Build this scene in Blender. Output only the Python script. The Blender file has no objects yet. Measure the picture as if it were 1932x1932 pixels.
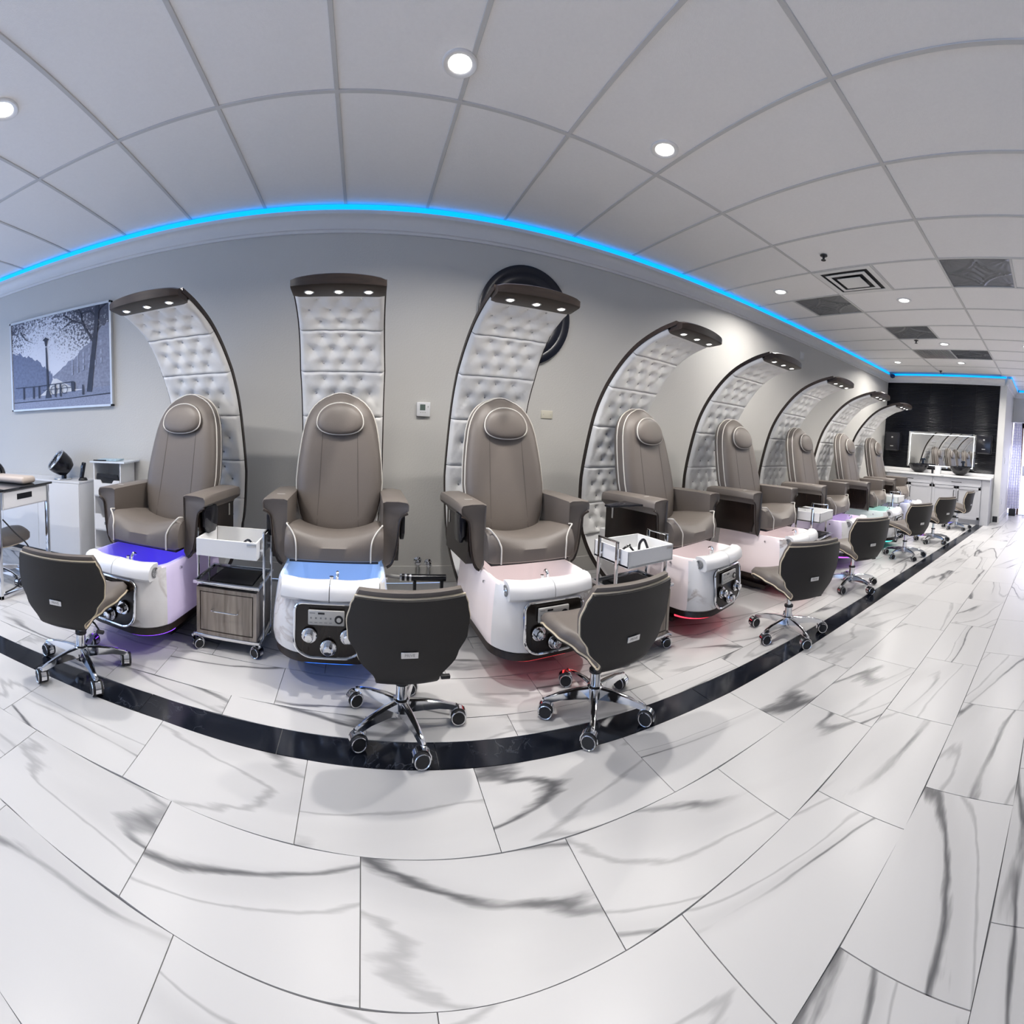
import bpy, bmesh, math, random
from math import sin, cos, pi, radians, hypot, atan2, sqrt
from mathutils import Vector, Matrix

random.seed(7)
scene = bpy.context.scene
COL = scene.collection

# ---------------------------------------------------------------- camera
# A hand-held phone panorama: cylindrical projection, tilted slightly down.
F, X0, YH, N = 826.17, 682.79, 856.54, 1932.0
TX, TY, EYE = 0.06786, 0.01966, 1.3259
cam_data = bpy.data.cameras.new('camera')
cam_data.type = 'PANO'
cam_data.panorama_type = 'CENTRAL_CYLINDRICAL'
cam_data.central_cylindrical_radius = 1.0
cam_data.central_cylindrical_range_u_min = -X0 / F
cam_data.central_cylindrical_range_u_max = (N - X0) / F
cam_data.central_cylindrical_range_v_min = -(N - YH) / F
cam_data.central_cylindrical_range_v_max = YH / F
cam_data.clip_start = 0.02
cam = bpy.data.objects.new('camera', cam_data)
COL.objects.link(cam)
A_ = Matrix(((1, 0, 0), (0, cos(TX), -sin(TX)), (0, sin(TX), cos(TX))))
B_ = Matrix(((cos(TY), 0, sin(TY)), (0, 1, 0), (-sin(TY), 0, cos(TY))))
base_ = Matrix.Rotation(pi / 2, 3, 'X')
cam.matrix_world = Matrix.Translation((0, 0, EYE)) @ ((B_ @ A_).transposed() @ base_).to_4x4()
scene.camera = cam

# ---------------------------------------------------------------- world, exposure
world = bpy.data.worlds.new('daylight')
scene.world = world
world.use_nodes = True
wb = world.node_tree.nodes['Background']
wb.inputs[0].default_value = (0.42, 0.60, 1.0, 1)
wb.inputs[1].default_value = 3.0
scene.view_settings.view_transform = 'Standard'
scene.view_settings.look = 'None'
scene.view_settings.gamma = 1.0
scene.view_settings.use_curve_mapping = False
scene.view_settings.exposure = 0.25
scene.cycles.max_bounces = 6
scene.cycles.diffuse_bounces = 3
scene.cycles.glossy_bounces = 3
scene.cycles.transmission_bounces = 6
scene.cycles.caustics_reflective = False
scene.cycles.caustics_refractive = False
scene.cycles.sample_clamp_indirect = 6.0

# ceiling plan, metres.  X along the chair wall, Y towards it, Z up
W, CEIL, CROWN = 3.6, 3.022, 2.841
GX, GY, GT, GL = 3.6515, 2.3597, 0.636, 1.272      # T-bar grid origin and pitch
XL, XE, YB, XF = -6.0, 9.0, -5.0, 10.7            # left wall, accent wall, back wall, far wall
DOWNLIGHT_W, BAR_W = 18.5, 5.0

# ---------------------------------------------------------------- materials
MATS = {}
def nd(nt, t, loc=(0, 0), **kw):
    n = nt.nodes.new(t)
    n.location = loc
    for k, v in kw.items():
        setattr(n, k, v)
    return n
def mat(name, col, rough=0.5, metal=0.0, var=0.06, scale=14.0, bump=0.0, bscale=None, coat=0.0, emit=None, es=0.0, trans=0.0, ior=1.45, spec=0.5):
    if name in MATS:
        return MATS[name]
    m = bpy.data.materials.new(name)
    m.use_nodes = True
    nt = m.node_tree
    b = nt.nodes['Principled BSDF']
    c = (col[0], col[1], col[2], 1)
    tc = nd(nt, 'ShaderNodeTexCoord')
    nz = nd(nt, 'ShaderNodeTexNoise')
    nz.inputs['Scale'].default_value = scale
    nz.inputs['Detail'].default_value = 4
    nt.links.new(tc.outputs['Object'], nz.inputs['Vector'])
    mx = nd(nt, 'ShaderNodeMix', data_type='RGBA')
    mx.inputs[6].default_value = tuple(max(0, x * (1 - var)) for x in col) + (1,)
    mx.inputs[7].default_value = tuple(min(1, x * (1 + var)) for x in col) + (1,)
    nt.links.new(nz.outputs['Fac'], mx.inputs[0])
    nt.links.new(mx.outputs[2], b.inputs['Base Color'])
    b.inputs['Roughness'].default_value = rough
    b.inputs['Metallic'].default_value = metal
    b.inputs['IOR'].default_value = ior
    b.inputs['Specular IOR Level'].default_value = spec
    b.inputs['Coat Weight'].default_value = coat
    b.inputs['Transmission Weight'].default_value = trans
    if emit:
        b.inputs['Emission Color'].default_value = (*emit, 1)
        b.inputs['Emission Strength'].default_value = es
    if bump:
        n2 = nd(nt, 'ShaderNodeTexNoise')
        n2.inputs['Scale'].default_value = bscale or scale * 6
        n2.inputs['Detail'].default_value = 3
        nt.links.new(tc.outputs['Object'], n2.inputs['Vector'])
        bp = nd(nt, 'ShaderNodeBump')
        bp.inputs['Strength'].default_value = bump
        bp.inputs['Distance'].default_value = 0.01
        nt.links.new(n2.outputs['Fac'], bp.inputs['Height'])
        nt.links.new(bp.outputs[0], b.inputs['Normal'])
    MATS[name] = m
    return m

wall_paint = mat('wall_paint', (0.63, 0.615, 0.58), 0.62, var=0.02, scale=3, bump=0.12, bscale=70)
wall_white = mat('wall_white', (0.76, 0.75, 0.72), 0.6, var=0.02, scale=3, bump=0.08, bscale=70)
trim_white = mat('trim_white', (0.80, 0.79, 0.78), 0.4, var=0.015)
tile_white = mat('ceiling_tile_white', (0.94, 0.92, 0.91), 0.85, var=0.03, scale=60, bump=0.15, bscale=220)
tbar_white = mat('tbar_white', (0.62, 0.61, 0.60), 0.5, var=0.02)
gloss_white = mat('gloss_white', (0.82, 0.82, 0.83), 0.22, var=0.01)
satin_white = mat('satin_white', (0.88, 0.88, 0.88), 0.4, var=0.01)
leather = mat('taupe_leather', (0.150, 0.129, 0.114), 0.42, var=0.05, scale=9, bump=0.10, bscale=260)
leather_dark = mat('taupe_seam', (0.10, 0.085, 0.075), 0.6)
piping = mat('white_piping', (0.66, 0.63, 0.58), 0.4)
tuft = mat('white_tufted_vinyl', (0.86, 0.85, 0.83), 0.33, var=0.02, scale=7, bump=0.05, bscale=200)
crystal = mat('crystal_button', (0.92, 0.93, 0.95), 0.16, metal=0.7)
chrome = mat('chrome', (0.78, 0.79, 0.81), 0.09, metal=1.0, var=0.01)
brushed = mat('brushed_steel', (0.62, 0.62, 0.63), 0.3, metal=1.0, var=0.04)
black_gloss = mat('black_gloss', (0.012, 0.012, 0.016), 0.16)
black_matte = mat('black_matte', (0.018, 0.018, 0.02), 0.5)
charcoal = mat('charcoal_vinyl', (0.013, 0.011, 0.0105), 0.5, var=0.06, bump=0.05, bscale=300)
cream_edge = mat('cream_wood_edge', (0.70, 0.60, 0.44), 0.4, var=0.05)
silver = mat('silver_plastic', (0.55, 0.54, 0.52), 0.35, metal=0.3)
grey_print = mat('grey_print', (0.25, 0.25, 0.25), 0.5)
rubber = mat('caster_rubber', (0.02, 0.02, 0.022), 0.55)
glass_dark = mat('smoked_glass', (0.02, 0.022, 0.025), 0.06, coat=0.5)
acrylic = mat('clear_acrylic', (0.75, 0.8, 0.85), 0.12, spec=0.7)
led_blue = mat('blue_led', (0.0, 0.2, 0.6), 0.5, emit=(0.0, 0.28, 0.85), es=1.7)
lens = mat('lamp_lens', (0.9, 0.9, 0.9), 0.4, emit=(1.0, 0.97, 0.93), es=9.0)
can_lens = mat('downlight_lens', (0.9, 0.9, 0.9), 0.4, emit=(1.0, 0.97, 0.94), es=7.0)

def wood(name, c1, c2, rough=0.4, sc=(18, 18, 1.6)):
    m = bpy.data.materials.new(name)
    m.use_nodes = True
    nt = m.node_tree
    b = nt.nodes['Principled BSDF']
    tc = nd(nt, 'ShaderNodeTexCoord')
    mp = nd(nt, 'ShaderNodeMapping')
    mp.inputs['Scale'].default_value = sc
    nz = nd(nt, 'ShaderNodeTexNoise')
    nz.inputs['Scale'].default_value = 2.2
    nz.inputs['Detail'].default_value = 7
    nz.inputs['Distortion'].default_value = 0.9
    cr = nd(nt, 'ShaderNodeValToRGB')
    cr.color_ramp.elements[0].position = 0.32
    cr.color_ramp.elements[0].color = (*c1, 1)
    cr.color_ramp.elements[1].position = 0.68
    cr.color_ramp.elements[1].color = (*c2, 1)
    nt.links.new(tc.outputs['Object'], mp.inputs[0])
    nt.links.new(mp.outputs[0], nz.inputs['Vector'])
    nt.links.new(nz.outputs['Fac'], cr.inputs[0])
    nt.links.new(cr.outputs[0], b.inputs['Base Color'])
    b.inputs['Roughness'].default_value = rough
    return m
walnut = wood('dark_walnut', (0.014, 0.009, 0.007), (0.032, 0.020, 0.015), 0.35, (2, 18, 18))
panel_brown = wood('brown_wood_panel', (0.010, 0.007, 0.006), (0.022, 0.014, 0.011), 0.25, (18, 18, 2))
ash = wood('grey_ash_veneer', (0.21, 0.175, 0.145), (0.42, 0.365, 0.31), 0.45, (16, 16, 1.2))

def marble(name, base, vein, vscale, dist, width, rough=0.2, rnd=True, soft=0.25, dark=1.0, stretch=(1, 1, 1), rot=0.0, gate=(0.50, 0.66)):
    m = bpy.data.materials.new(name)
    m.use_nodes = True
    nt = m.node_tree
    b = nt.nodes['Principled BSDF']
    L = nt.links.new
    tc = nd(nt, 'ShaderNodeTexCoord')
    vec = tc.outputs['Object']
    if rnd:
        oi = nd(nt, 'ShaderNodeObjectInfo')
        mu = nd(nt, 'ShaderNodeVectorMath', operation='SCALE')
        cx = nd(nt, 'ShaderNodeCombineXYZ')
        for i in range(3):
            L(oi.outputs['Random'], cx.inputs[i])
        L(cx.outputs[0], mu.inputs[0])
        mu.inputs[3].default_value = 37.0
        ad = nd(nt, 'ShaderNodeVectorMath', operation='ADD')
        L(vec, ad.inputs[0])
        L(mu.outputs[0], ad.inputs[1])
        vec = ad.outputs[0]
    mp = nd(nt, 'ShaderNodeMapping')
    mp.inputs['Scale'].default_value = stretch
    mp.inputs['Rotation'].default_value = (0, 0, rot)
    L(vec, mp.inputs[0])
    nz = nd(nt, 'ShaderNodeTexNoise')
    nz.inputs['Scale'].default_value = vscale
    nz.inputs['Detail'].default_value = 6
    nz.inputs['Roughness'].default_value = 0.55
    nz.inputs['Distortion'].default_value = dist
    L(mp.outputs[0], nz.inputs['Vector'])
    s = nd(nt, 'ShaderNodeMath', operation='SUBTRACT')
    L(nz.outputs['Fac'], s.inputs[0])
    s.inputs[1].default_value = 0.5
    a = nd(nt, 'ShaderNodeMath', operation='ABSOLUTE')
    L(s.outputs[0], a.inputs[0])
    mr = nd(nt, 'ShaderNodeMapRange')
    mr.inputs[1].default_value = 0.0
    mr.inputs[2].default_value = width
    mr.inputs[3].default_value = 1.0
    mr.inputs[4].default_value = 0.0
    L(a.outputs[0], mr.inputs[0])
    n2 = nd(nt, 'ShaderNodeTexNoise')
    n2.inputs['Scale'].default_value = 1.7
    n2.inputs['Detail'].default_value = 3
    L(vec, n2.inputs['Vector'])
    r2 = nd(nt, 'ShaderNodeMapRange')
    r2.inputs[1].default_value = gate[0]
    r2.inputs[2].default_value = gate[1]
    L(n2.outputs['Fac'], r2.inputs[0])
    mul = nd(nt, 'ShaderNodeMath', operation='MULTIPLY')
    L(mr.outputs[0], mul.inputs[0])
    L(r2.outputs[0], mul.inputs[1])
    n3 = nd(nt, 'ShaderNodeTexNoise')
    n3.inputs['Scale'].default_value = vscale * 0.8
    n3.inputs['Detail'].default_value = 5
    L(mp.outputs[0], n3.inputs['Vector'])
    r3 = nd(nt, 'ShaderNodeMapRange')
    r3.inputs[1].default_value = 0.5
    r3.inputs[2].default_value = 0.85
    r3.inputs[4].default_value = soft
    L(n3.outputs['Fac'], r3.inputs[0])
    mxv = nd(nt, 'ShaderNodeMath', operation='MAXIMUM')
    dk = nd(nt, 'ShaderNodeMath', operation='MULTIPLY')
    L(mul.outputs[0], dk.inputs[0])
    dk.inputs[1].default_value = dark
    L(dk.outputs[0], mxv.inputs[0])
    L(r3.outputs[0], mxv.inputs[1])
    mx = nd(nt, 'ShaderNodeMix', data_type='RGBA')
    mx.inputs[6].default_value = (*base, 1)
    mx.inputs[7].default_value = (*vein, 1)
    L(mxv.outputs[0], mx.inputs[0])
    L(mx.outputs[2], b.inputs['Base Color'])
    b.inputs['Roughness'].default_value = rough
    return m
def floor_vein(name, base, vein):
    """white porcelain with a few long feathered grey veins, different on every tile"""
    m = bpy.data.materials.new(name)
    m.use_nodes = True
    nt = m.node_tree; L = nt.links.new
    b = nt.nodes['Principled BSDF']
    tc = nd(nt, 'ShaderNodeTexCoord'); oi = nd(nt, 'ShaderNodeObjectInfo')
    mu = nd(nt, 'ShaderNodeMath', operation='MULTIPLY'); L(oi.outputs['Random'], mu.inputs[0]); mu.inputs[1].default_value = 61.0
    cx = nd(nt, 'ShaderNodeCombineXYZ'); L(mu.outputs[0], cx.inputs[2]); L(mu.outputs[0], cx.inputs[1])
    an = nd(nt, 'ShaderNodeMath', operation='MULTIPLY_ADD'); L(oi.outputs['Random'], an.inputs[0]); an.inputs[1].default_value = 0.5; an.inputs[2].default_value = -0.1
    rt = nd(nt, 'ShaderNodeVectorRotate', rotation_type='Z_AXIS'); L(tc.outputs['Object'], rt.inputs['Vector']); L(an.outputs[0], rt.inputs['Angle'])
    mp = nd(nt, 'ShaderNodeMapping'); mp.inputs['Scale'].default_value = (0.42, 2.1, 1); L(rt.outputs[0], mp.inputs[0])
    ad = nd(nt, 'ShaderNodeVectorMath', operation='ADD'); L(mp.outputs[0], ad.inputs[0]); L(cx.outputs[0], ad.inputs[1])
    # wobble
    wz = nd(nt, 'ShaderNodeTexNoise'); wz.inputs['Scale'].default_value = 7; wz.inputs['Detail'].default_value = 4; L(ad.outputs[0], wz.inputs['Vector'])
    wv = nd(nt, 'ShaderNodeMapRange'); wv.inputs[3].default_value = -0.034; wv.inputs[4].default_value = 0.034; L(wz.outputs['Fac'], wv.inputs[0])
    n1 = nd(nt, 'ShaderNodeTexNoise'); n1.inputs['Scale'].default_value = 1.15; n1.inputs['Detail'].default_value = 1.0; L(ad.outputs[0], n1.inputs['Vector'])
    a1 = nd(nt, 'ShaderNodeMath', operation='ADD'); L(n1.outputs['Fac'], a1.inputs[0]); L(wv.outputs[0], a1.inputs[1])
    def line(off, w):
        s = nd(nt, 'ShaderNodeMath', operation='SUBTRACT'); L(a1.outputs[0], s.inputs[0]); s.inputs[1].default_value = off
        a = nd(nt, 'ShaderNodeMath', operation='ABSOLUTE'); L(s.outputs[0], a.inputs[0])
        r = nd(nt, 'ShaderNodeMapRange', interpolation_type='SMOOTHSTEP'); r.inputs[1].default_value = 0; r.inputs[2].default_value = w; r.inputs[3].default_value = 1; r.inputs[4].default_value = 0
        L(a.outputs[0], r.inputs[0])
        return r.outputs[0]
    n2 = nd(nt, 'ShaderNodeTexNoise'); n2.inputs['Scale'].default_value = 2.2; n2.inputs['Detail'].default_value = 3; L(ad.outputs[0], n2.inputs['Vector'])
    br = nd(nt, 'ShaderNodeMapRange'); br.inputs[1].default_value = .38; br.inputs[2].default_value = .56; L(n2.outputs['Fac'], br.inputs[0])
    m1 = nd(nt, 'ShaderNodeMath', operation='MULTIPLY'); L(line(.47, .017), m1.inputs[0]); L(br.outputs[0], m1.inputs[1])
    m2 = nd(nt, 'ShaderNodeMath', operation='MULTIPLY'); L(line(.56, .010), m2.inputs[0]); m2.inputs[1].default_value = .38
    m3 = nd(nt, 'ShaderNodeMath', operation='MULTIPLY'); L(line(.49, .075), m3.inputs[0]); m3.inputs[1].default_value = .10
    x1 = nd(nt, 'ShaderNodeMath', operation='MAXIMUM'); L(m1.outputs[0], x1.inputs[0]); L(m2.outputs[0], x1.inputs[1])
    x2 = nd(nt, 'ShaderNodeMath', operation='MAXIMUM'); L(x1.outputs[0], x2.inputs[0]); L(m3.outputs[0], x2.inputs[1])
    mx = nd(nt, 'ShaderNodeMix', data_type='RGBA'); mx.inputs[6].default_value = (*base, 1); mx.inputs[7].default_value = (*vein, 1)
    L(x2.outputs[0], mx.inputs[0]); L(mx.outputs[2], b.inputs['Base Color'])
    b.inputs['Roughness'].default_value = 0.30
    b.inputs['Specular IOR Level'].default_value = 0.4
    return m
floor_marble = floor_vein('white_marble_tile', (0.62, 0.612, 0.605), (0.13, 0.13, 0.135))
black_granite = marble('black_granite_tile', (0.008, 0.010, 0.016), (0.10, 0.11, 0.13), 9, 0.6, 0.012, 0.12, soft=0.02, dark=0.5)
basin_marble = marble('white_brown_marble', (0.82, 0.81, 0.81), (0.26, 0.18, 0.13), 3.2, 1.2, 0.045, 0.16, soft=0.30, dark=0.85, rnd=True, gate=(0.40, 0.60))
counter_marble = marble('counter_marble', (0.82, 0.81, 0.80), (0.30, 0.30, 0.31), 1.2, 1.2, 0.02, 0.2, soft=0.1, dark=0.7, rnd=False)
grout = mat('grey_grout', (0.30, 0.30, 0.30), 0.8, var=0.1)

def object_tint(name, base, es, rough=0.15, mixbase=0.5):
    """acrylic lit from inside by the chair's coloured leds; the led colour is the object's own colour"""
    m = bpy.data.materials.new(name)
    m.use_nodes = True
    nt = m.node_tree
    b = nt.nodes['Principled BSDF']
    oi = nd(nt, 'ShaderNodeObjectInfo')
    mx = nd(nt, 'ShaderNodeMix', data_type='RGBA')
    mx.inputs[0].default_value = mixbase
    mx.inputs[6].default_value = (*base, 1)
    nt.links.new(oi.outputs['Color'], mx.inputs[7])
    nt.links.new(mx.outputs[2], b.inputs['Base Color'])
    nt.links.new(oi.outputs['Color'], b.inputs['Emission Color'])
    b.inputs['Emission Strength'].default_value = es
    b.inputs['Roughness'].default_value = rough
    return m
tub_mat = object_tint('lit_acrylic_tub', (0.80, 0.79, 0.80), 0.10, mixbase=0.5)
tub_inner_mat = object_tint('lit_tub_inside', (0.78, 0.78, 0.80), 0.30, mixbase=0.45)
glow_mat = object_tint('underglow_led', (0.1, 0.1, 0.1), 1.7)

# ---------------------------------------------------------------- mesh helpers
class MB:
    def __init__(s):
        s.v = []; s.f = []
    def add(s, verts, faces):
        o = len(s.v)
        s.v += [tuple(p) for p in verts]
        s.f += [tuple(i + o for i in f) for f in faces]
        return s
    def box(s, c, d, bev=0.0, seg=2, M=None):
        bm = bmesh.new()
        bmesh.ops.create_cube(bm, size=1.0)
        for v in bm.verts:
            v.co = Vector((v.co.x * d[0], v.co.y * d[1], v.co.z * d[2]))
        if bev > 0:
            bmesh.ops.bevel(bm, geom=bm.edges[:], offset=min(bev, min(d) * 0.49), segments=seg, profile=0.5, affect='EDGES')
        bm.verts.index_update()
        vs = [(M @ v.co if M else v.co) + Vector(c) for v in bm.verts]
        fs = [[v.index for v in f.verts] for f in bm.faces]
        bm.free()
        return s.add(vs, fs)
    def b2(s, x0, x1, y0, y1, z0, z1, bev=0.0, seg=2):
        return s.box(((x0 + x1) / 2, (y0 + y1) / 2, (z0 + z1) / 2), (abs(x1 - x0), abs(y1 - y0), abs(z1 - z0)), bev, seg)
    def lathe(s, prof, n=20, M=None, cap=True):
        """prof: (r, z) from bottom to top around local Z"""
        vs = []; fs = []
        k = len(prof)
        for i in range(n):
            a = 2 * pi * i / n
            for r, z in prof:
                vs.append(Vector((r * cos(a), r * sin(a), z)))
        for i in range(n):
            j = (i + 1) % n
            for q in range(k - 1):
                fs.append((i * k + q, j * k + q, j * k + q + 1, i * k + q + 1))
        if cap:
            fs.append(tuple(i * k for i in range(n))[::-1])
            fs.append(tuple(i * k + k - 1 for i in range(n)))
        if M:
            vs = [M @ v for v in vs]
        return s.add(vs, fs)
    def cyl(s, a, b, r, n=16, r2=None):
        a = Vector(a); b = Vector(b)
        d = b - a
        M = Matrix.Translation(a) @ d.to_track_quat('Z', 'Y').to_matrix().to_4x4()
        return s.lathe([(r, 0), (r if r2 is None else r2, d.length)], n, M)
    def tube(s, path, r, n=8, closed=False, cap=True):
        P = [Vector(p) for p in path]
        k = len(P)
        vs = []; fs = []
        up = None
        for i in range(k):
            if closed:
                t = P[(i + 1) % k] - P[i - 1]
            else:
                t = P[min(i + 1, k - 1)] - P[max(i - 1, 0)]
            t.normalize()
            if up is None:
                up = Vector((0, 0, 1)) if abs(t.z) < 0.9 else Vector((1, 0, 0))
            u = t.cross(up)
            if u.length < 1e-6:
                u = t.cross(Vector((1, 0.3, 0.2)))
            u.normalize()
            w = u.cross(t)
            up = w
            rr = r[i] if isinstance(r, (list, tuple)) else r
            for q in range(n):
                a = 2 * pi * q / n
                vs.append(P[i] + u * (rr * cos(a)) + w * (rr * sin(a)))
        m = k if closed else k - 1
        for i in range(m):
            j = (i + 1) % k
            for q in range(n):
                q2 = (q + 1) % n
                fs.append((i * n + q, j * n + q, j * n + q2, i * n + q2))
        if cap and not closed:
            fs.append(tuple(range(n)))
            fs.append(tuple((k - 1) * n + q for q in range(n))[::-1])
        return s.add(vs, fs)
    def prism(s, poly, h0, h1, axis='Z', bev=0.0):
        """poly 2D; axis Z: (x,y)+z, axis Y: (x,z)+y, axis X: (y,z)+x"""
        def P(p, h):
            return {'Z': (p[0], p[1], h), 'Y': (p[0], h, p[1]), 'X': (h, p[0], p[1])}[axis]
        n = len(poly)
        vs = [P(p, h0) for p in poly] + [P(p, h1) for p in poly]
        fs = [tuple(range(n))[::-1], tuple(range(n, 2 * n))] + [(i, (i + 1) % n, (i + 1) % n + n, i + n) for i in range(n)]
        if bev:
            bm = bmesh.new()
            bv = [bm.verts.new(v) for v in vs]
            for f in fs:
                bm.faces.new([bv[i] for i in f])
            bmesh.ops.recalc_face_normals(bm, faces=bm.faces[:])
            es = [e for e in bm.edges if len(e.link_faces) == 2 and e.calc_face_angle() > 0.6]
            bmesh.ops.bevel(bm, geom=es, offset=bev, segments=2, profile=0.5, affect='EDGES')
            bm.verts.index_update()
            vs = [v.co[:] for v in bm.verts]
            fs = [[v.index for v in f.verts] for f in bm.faces]
            bm.free()
        return s.add(vs, fs)
    def grid(s, fn, nu, nv, closed_u=False):
        vs = [fn(i / (nu if closed_u else nu - 1), j / (nv - 1)) for i in range(nu) for j in range(nv)]
        fs = []
        for i in range(nu if closed_u else nu - 1):
            a = i; b = (i + 1) % nu
            for j in range(nv - 1):
                fs.append((a * nv + j, b * nv + j, b * nv + j + 1, a * nv + j + 1))
        return s.add(vs, fs)
    def loft(s, rings, cap0=False, cap1=False):
        n = len(rings[0]); vs = []; fs = []
        for r in rings:
            vs += r
        for k in range(len(rings) - 1):
            for i in range(n):
                j = (i + 1) % n
                fs.append((k * n + i, k * n + j, (k + 1) * n + j, (k + 1) * n + i))
        if cap0: fs.append(tuple(range(n))[::-1])
        if cap1: fs.append(tuple((len(rings) - 1) * n + i for i in range(n)))
        return s.add(vs, fs)
    def mesh(s, name, m, smooth=True, ang=40, second=None):
        me = bpy.data.meshes.new(name)
        vs, fs = list(s.v), list(s.f)
        k = len(fs)
        if second:                                   # (MB, material) sharing the mesh
            o = len(vs)
            vs += second[0].v; fs += [tuple(i + o for i in f) for f in second[0].f]
        me.from_pydata([tuple(v) for v in vs], [], [tuple(f) for f in fs])
        if second:
            me.materials.append(m); me.materials.append(second[1])
            me.polygons.foreach_set('material_index', [0] * k + [1] * (len(fs) - k))
            me.update()
        bm = bmesh.new(); bm.from_mesh(me)
        bmesh.ops.remove_doubles(bm, verts=bm.verts[:], dist=1e-6)
        bmesh.ops.recalc_face_normals(bm, faces=bm.faces[:])
        bm.to_mesh(me); bm.free()
        if not second: me.materials.append(m)
        if smooth:
            me.polygons.foreach_set('use_smooth', [True] * len(me.polygons))
            me.set_sharp_from_angle(angle=radians(ang))
        me.update()
        return me
    def build(s, name, m, parent=None, smooth=True, ang=40, second=None):
        o = bpy.data.objects.new(name, s.mesh(name, m, smooth, ang, second))
        COL.objects.link(o)
        o.parent = parent
        return o

def tag(o, label=None, cat=None, group=None, kind=None):
    if label: o['label'] = label
    if cat: o['category'] = cat
    if group: o['group'] = group
    if kind: o['kind'] = kind
    return o
def empty(name, loc=(0, 0, 0), rz=0.0):
    o = bpy.data.objects.new(name, None)
    o.empty_display_size = 0.1
    COL.objects.link(o)
    o.location = loc
    o.rotation_euler = (0, 0, rz)
    return o
def kids(o):
    return [c for c in bpy.data.objects if c.parent == o]
def copy_tree(o, parent=None, skip=()):
    c = o.copy()
    COL.objects.link(c)
    c.parent = parent
    for ch in TREE[o]:
        if ch.name.split('.')[0] not in skip and ch not in skip:
            copy_tree(ch, c, skip)
    return c
TREE = {}
def index_tree():
    TREE.clear()
    for o in bpy.data.objects:
        TREE.setdefault(o, [])
        if o.parent:
            TREE.setdefault(o.parent, []).append(o)
def structure(o):
    o['kind'] = 'structure'
    return o
def catmull(pts, n):
    out = []
    P = [Vector(p) for p in pts]
    k = len(P)
    for i in range(k - 1):
        p0 = P[max(i - 1, 0)]; p1 = P[i]; p2 = P[i + 1]; p3 = P[min(i + 2, k - 1)]
        for j in range(n):
            t = j / n
            out.append(0.5 * ((2 * p1) + (p2 - p0) * t + (2 * p0 - 5 * p1 + 4 * p2 - p3) * t * t + (3 * p1 - p0 - 3 * p2 + p3) * t ** 3))
    out.append(P[-1])
    return out
class Curve:
    """arc-length parameterised polyline"""
    def __init__(s, pts, n=16):
        s.p = catmull(pts, n)
        s.L = [0]
        for a, b in zip(s.p, s.p[1:]):
            s.L.append(s.L[-1] + (b - a).length)
        s.len = s.L[-1]
    def at(s, d):
        d = max(0, min(s.len, d))
        lo, hi = 0, len(s.L) - 1
        while hi - lo > 1:
            m = (lo + hi) // 2
            if s.L[m] <= d: lo = m
            else: hi = m
        t = (d - s.L[lo]) / max(1e-9, s.L[hi] - s.L[lo])
        return s.p[lo].lerp(s.p[hi], t)
    def tan(s, d):
        return (s.at(d + 0.004) - s.at(d - 0.004)).normalized()
def lerp_tab(tab, x):
    if x <= tab[0][0]: return tab[0][1]
    for (a, b), (c, d) in zip(tab, tab[1:]):
        if x <= c:
            return b + (d - b) * (x - a) / (c - a)
    return tab[-1][1]
def smooth_tab(tab, x):
    if x <= tab[0][0]: return tab[0][1]
    for (a, b), (c, d) in zip(tab, tab[1:]):
        if x <= c:
            t = (x - a) / (c - a)
            t = t * t * (3 - 2 * t)
            return b + (d - b) * t
    return tab[-1][1]
def rrect(w, h, r, n=5, cx=0, cy=0):
    out = []
    for sx, sy, a0 in ((1, 1, 0), (-1, 1, pi / 2), (-1, -1, pi), (1, -1, 1.5 * pi)):
        for i in range(n + 1):
            a = a0 + pi / 2 * i / n
            out.append((cx + sx * (w / 2 - r) + r * cos(a), cy + sy * (h / 2 - r) + r * sin(a)))
    return out
def area_light(name, loc, size, power, color, rot=(0, 0, 0), shape='DISK', size_y=None, spread=None, parent=None):
    l = bpy.data.lights.new(name, 'AREA')
    l.shape = shape
    l.size = size
    if size_y: l.size_y = size_y
    l.energy = power
    l.color = color
    if spread: l.spread = spread
    o = bpy.data.objects.new(name, l)
    COL.objects.link(o)
    o.location = loc
    o.rotation_euler = rot
    o.parent = parent
    return o
# ================================================================ THE ROOM
# ---- floor: grout bed, separate marble tiles, black granite border strip
STRIP = Curve([(-7, 1.80, 0), (-4, 1.745, 0), (-2, 1.735, 0), (-1, 1.755, 0), (0, 1.688, 0), (1, 1.585, 0), (2, 1.518, 0), (4.5, 1.445, 0), (8, 1.31, 0), (11, 1.21, 0)], 24)
def strip_y(x):
    P = STRIP.p
    for a, b in zip(P, P[1:]):
        if x <= b.x:
            return a.y + (b.y - a.y) * (x - a.x) / (b.x - a.x)
    return P[-1].y
floor = structure(MB().b2(XL, XF + 1.5, YB, W, -0.12, -0.006).build('floor', grout, None, False))
def tile_mesh(x0, x1, v0, v1, g=0.0016):
    cx, cv = (x0 + x1) / 2, (v0 + v1) / 2
    cy = strip_y(cx) + cv
    top, bot = [], []
    for x, v in ((x0 + g, v0 + g), (x1 - g, v0 + g), (x1 - g, v1 - g), (x0 + g, v1 - g)):
        p = (x - cx, min(strip_y(x) + v, W) - cy)
        top.append((p[0], p[1], 0.0)); bot.append((p[0], p[1], -0.006))
    return top + bot, (cx, cy)
TF = [(0, 1, 2, 3), (0, 4, 5, 1), (1, 5, 6, 2), (2, 6, 7, 3), (3, 7, 4, 0)]
TL = 0.645
rows = [(-0.074, 0.074, -0.32, black_granite)]
v = -0.074
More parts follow.
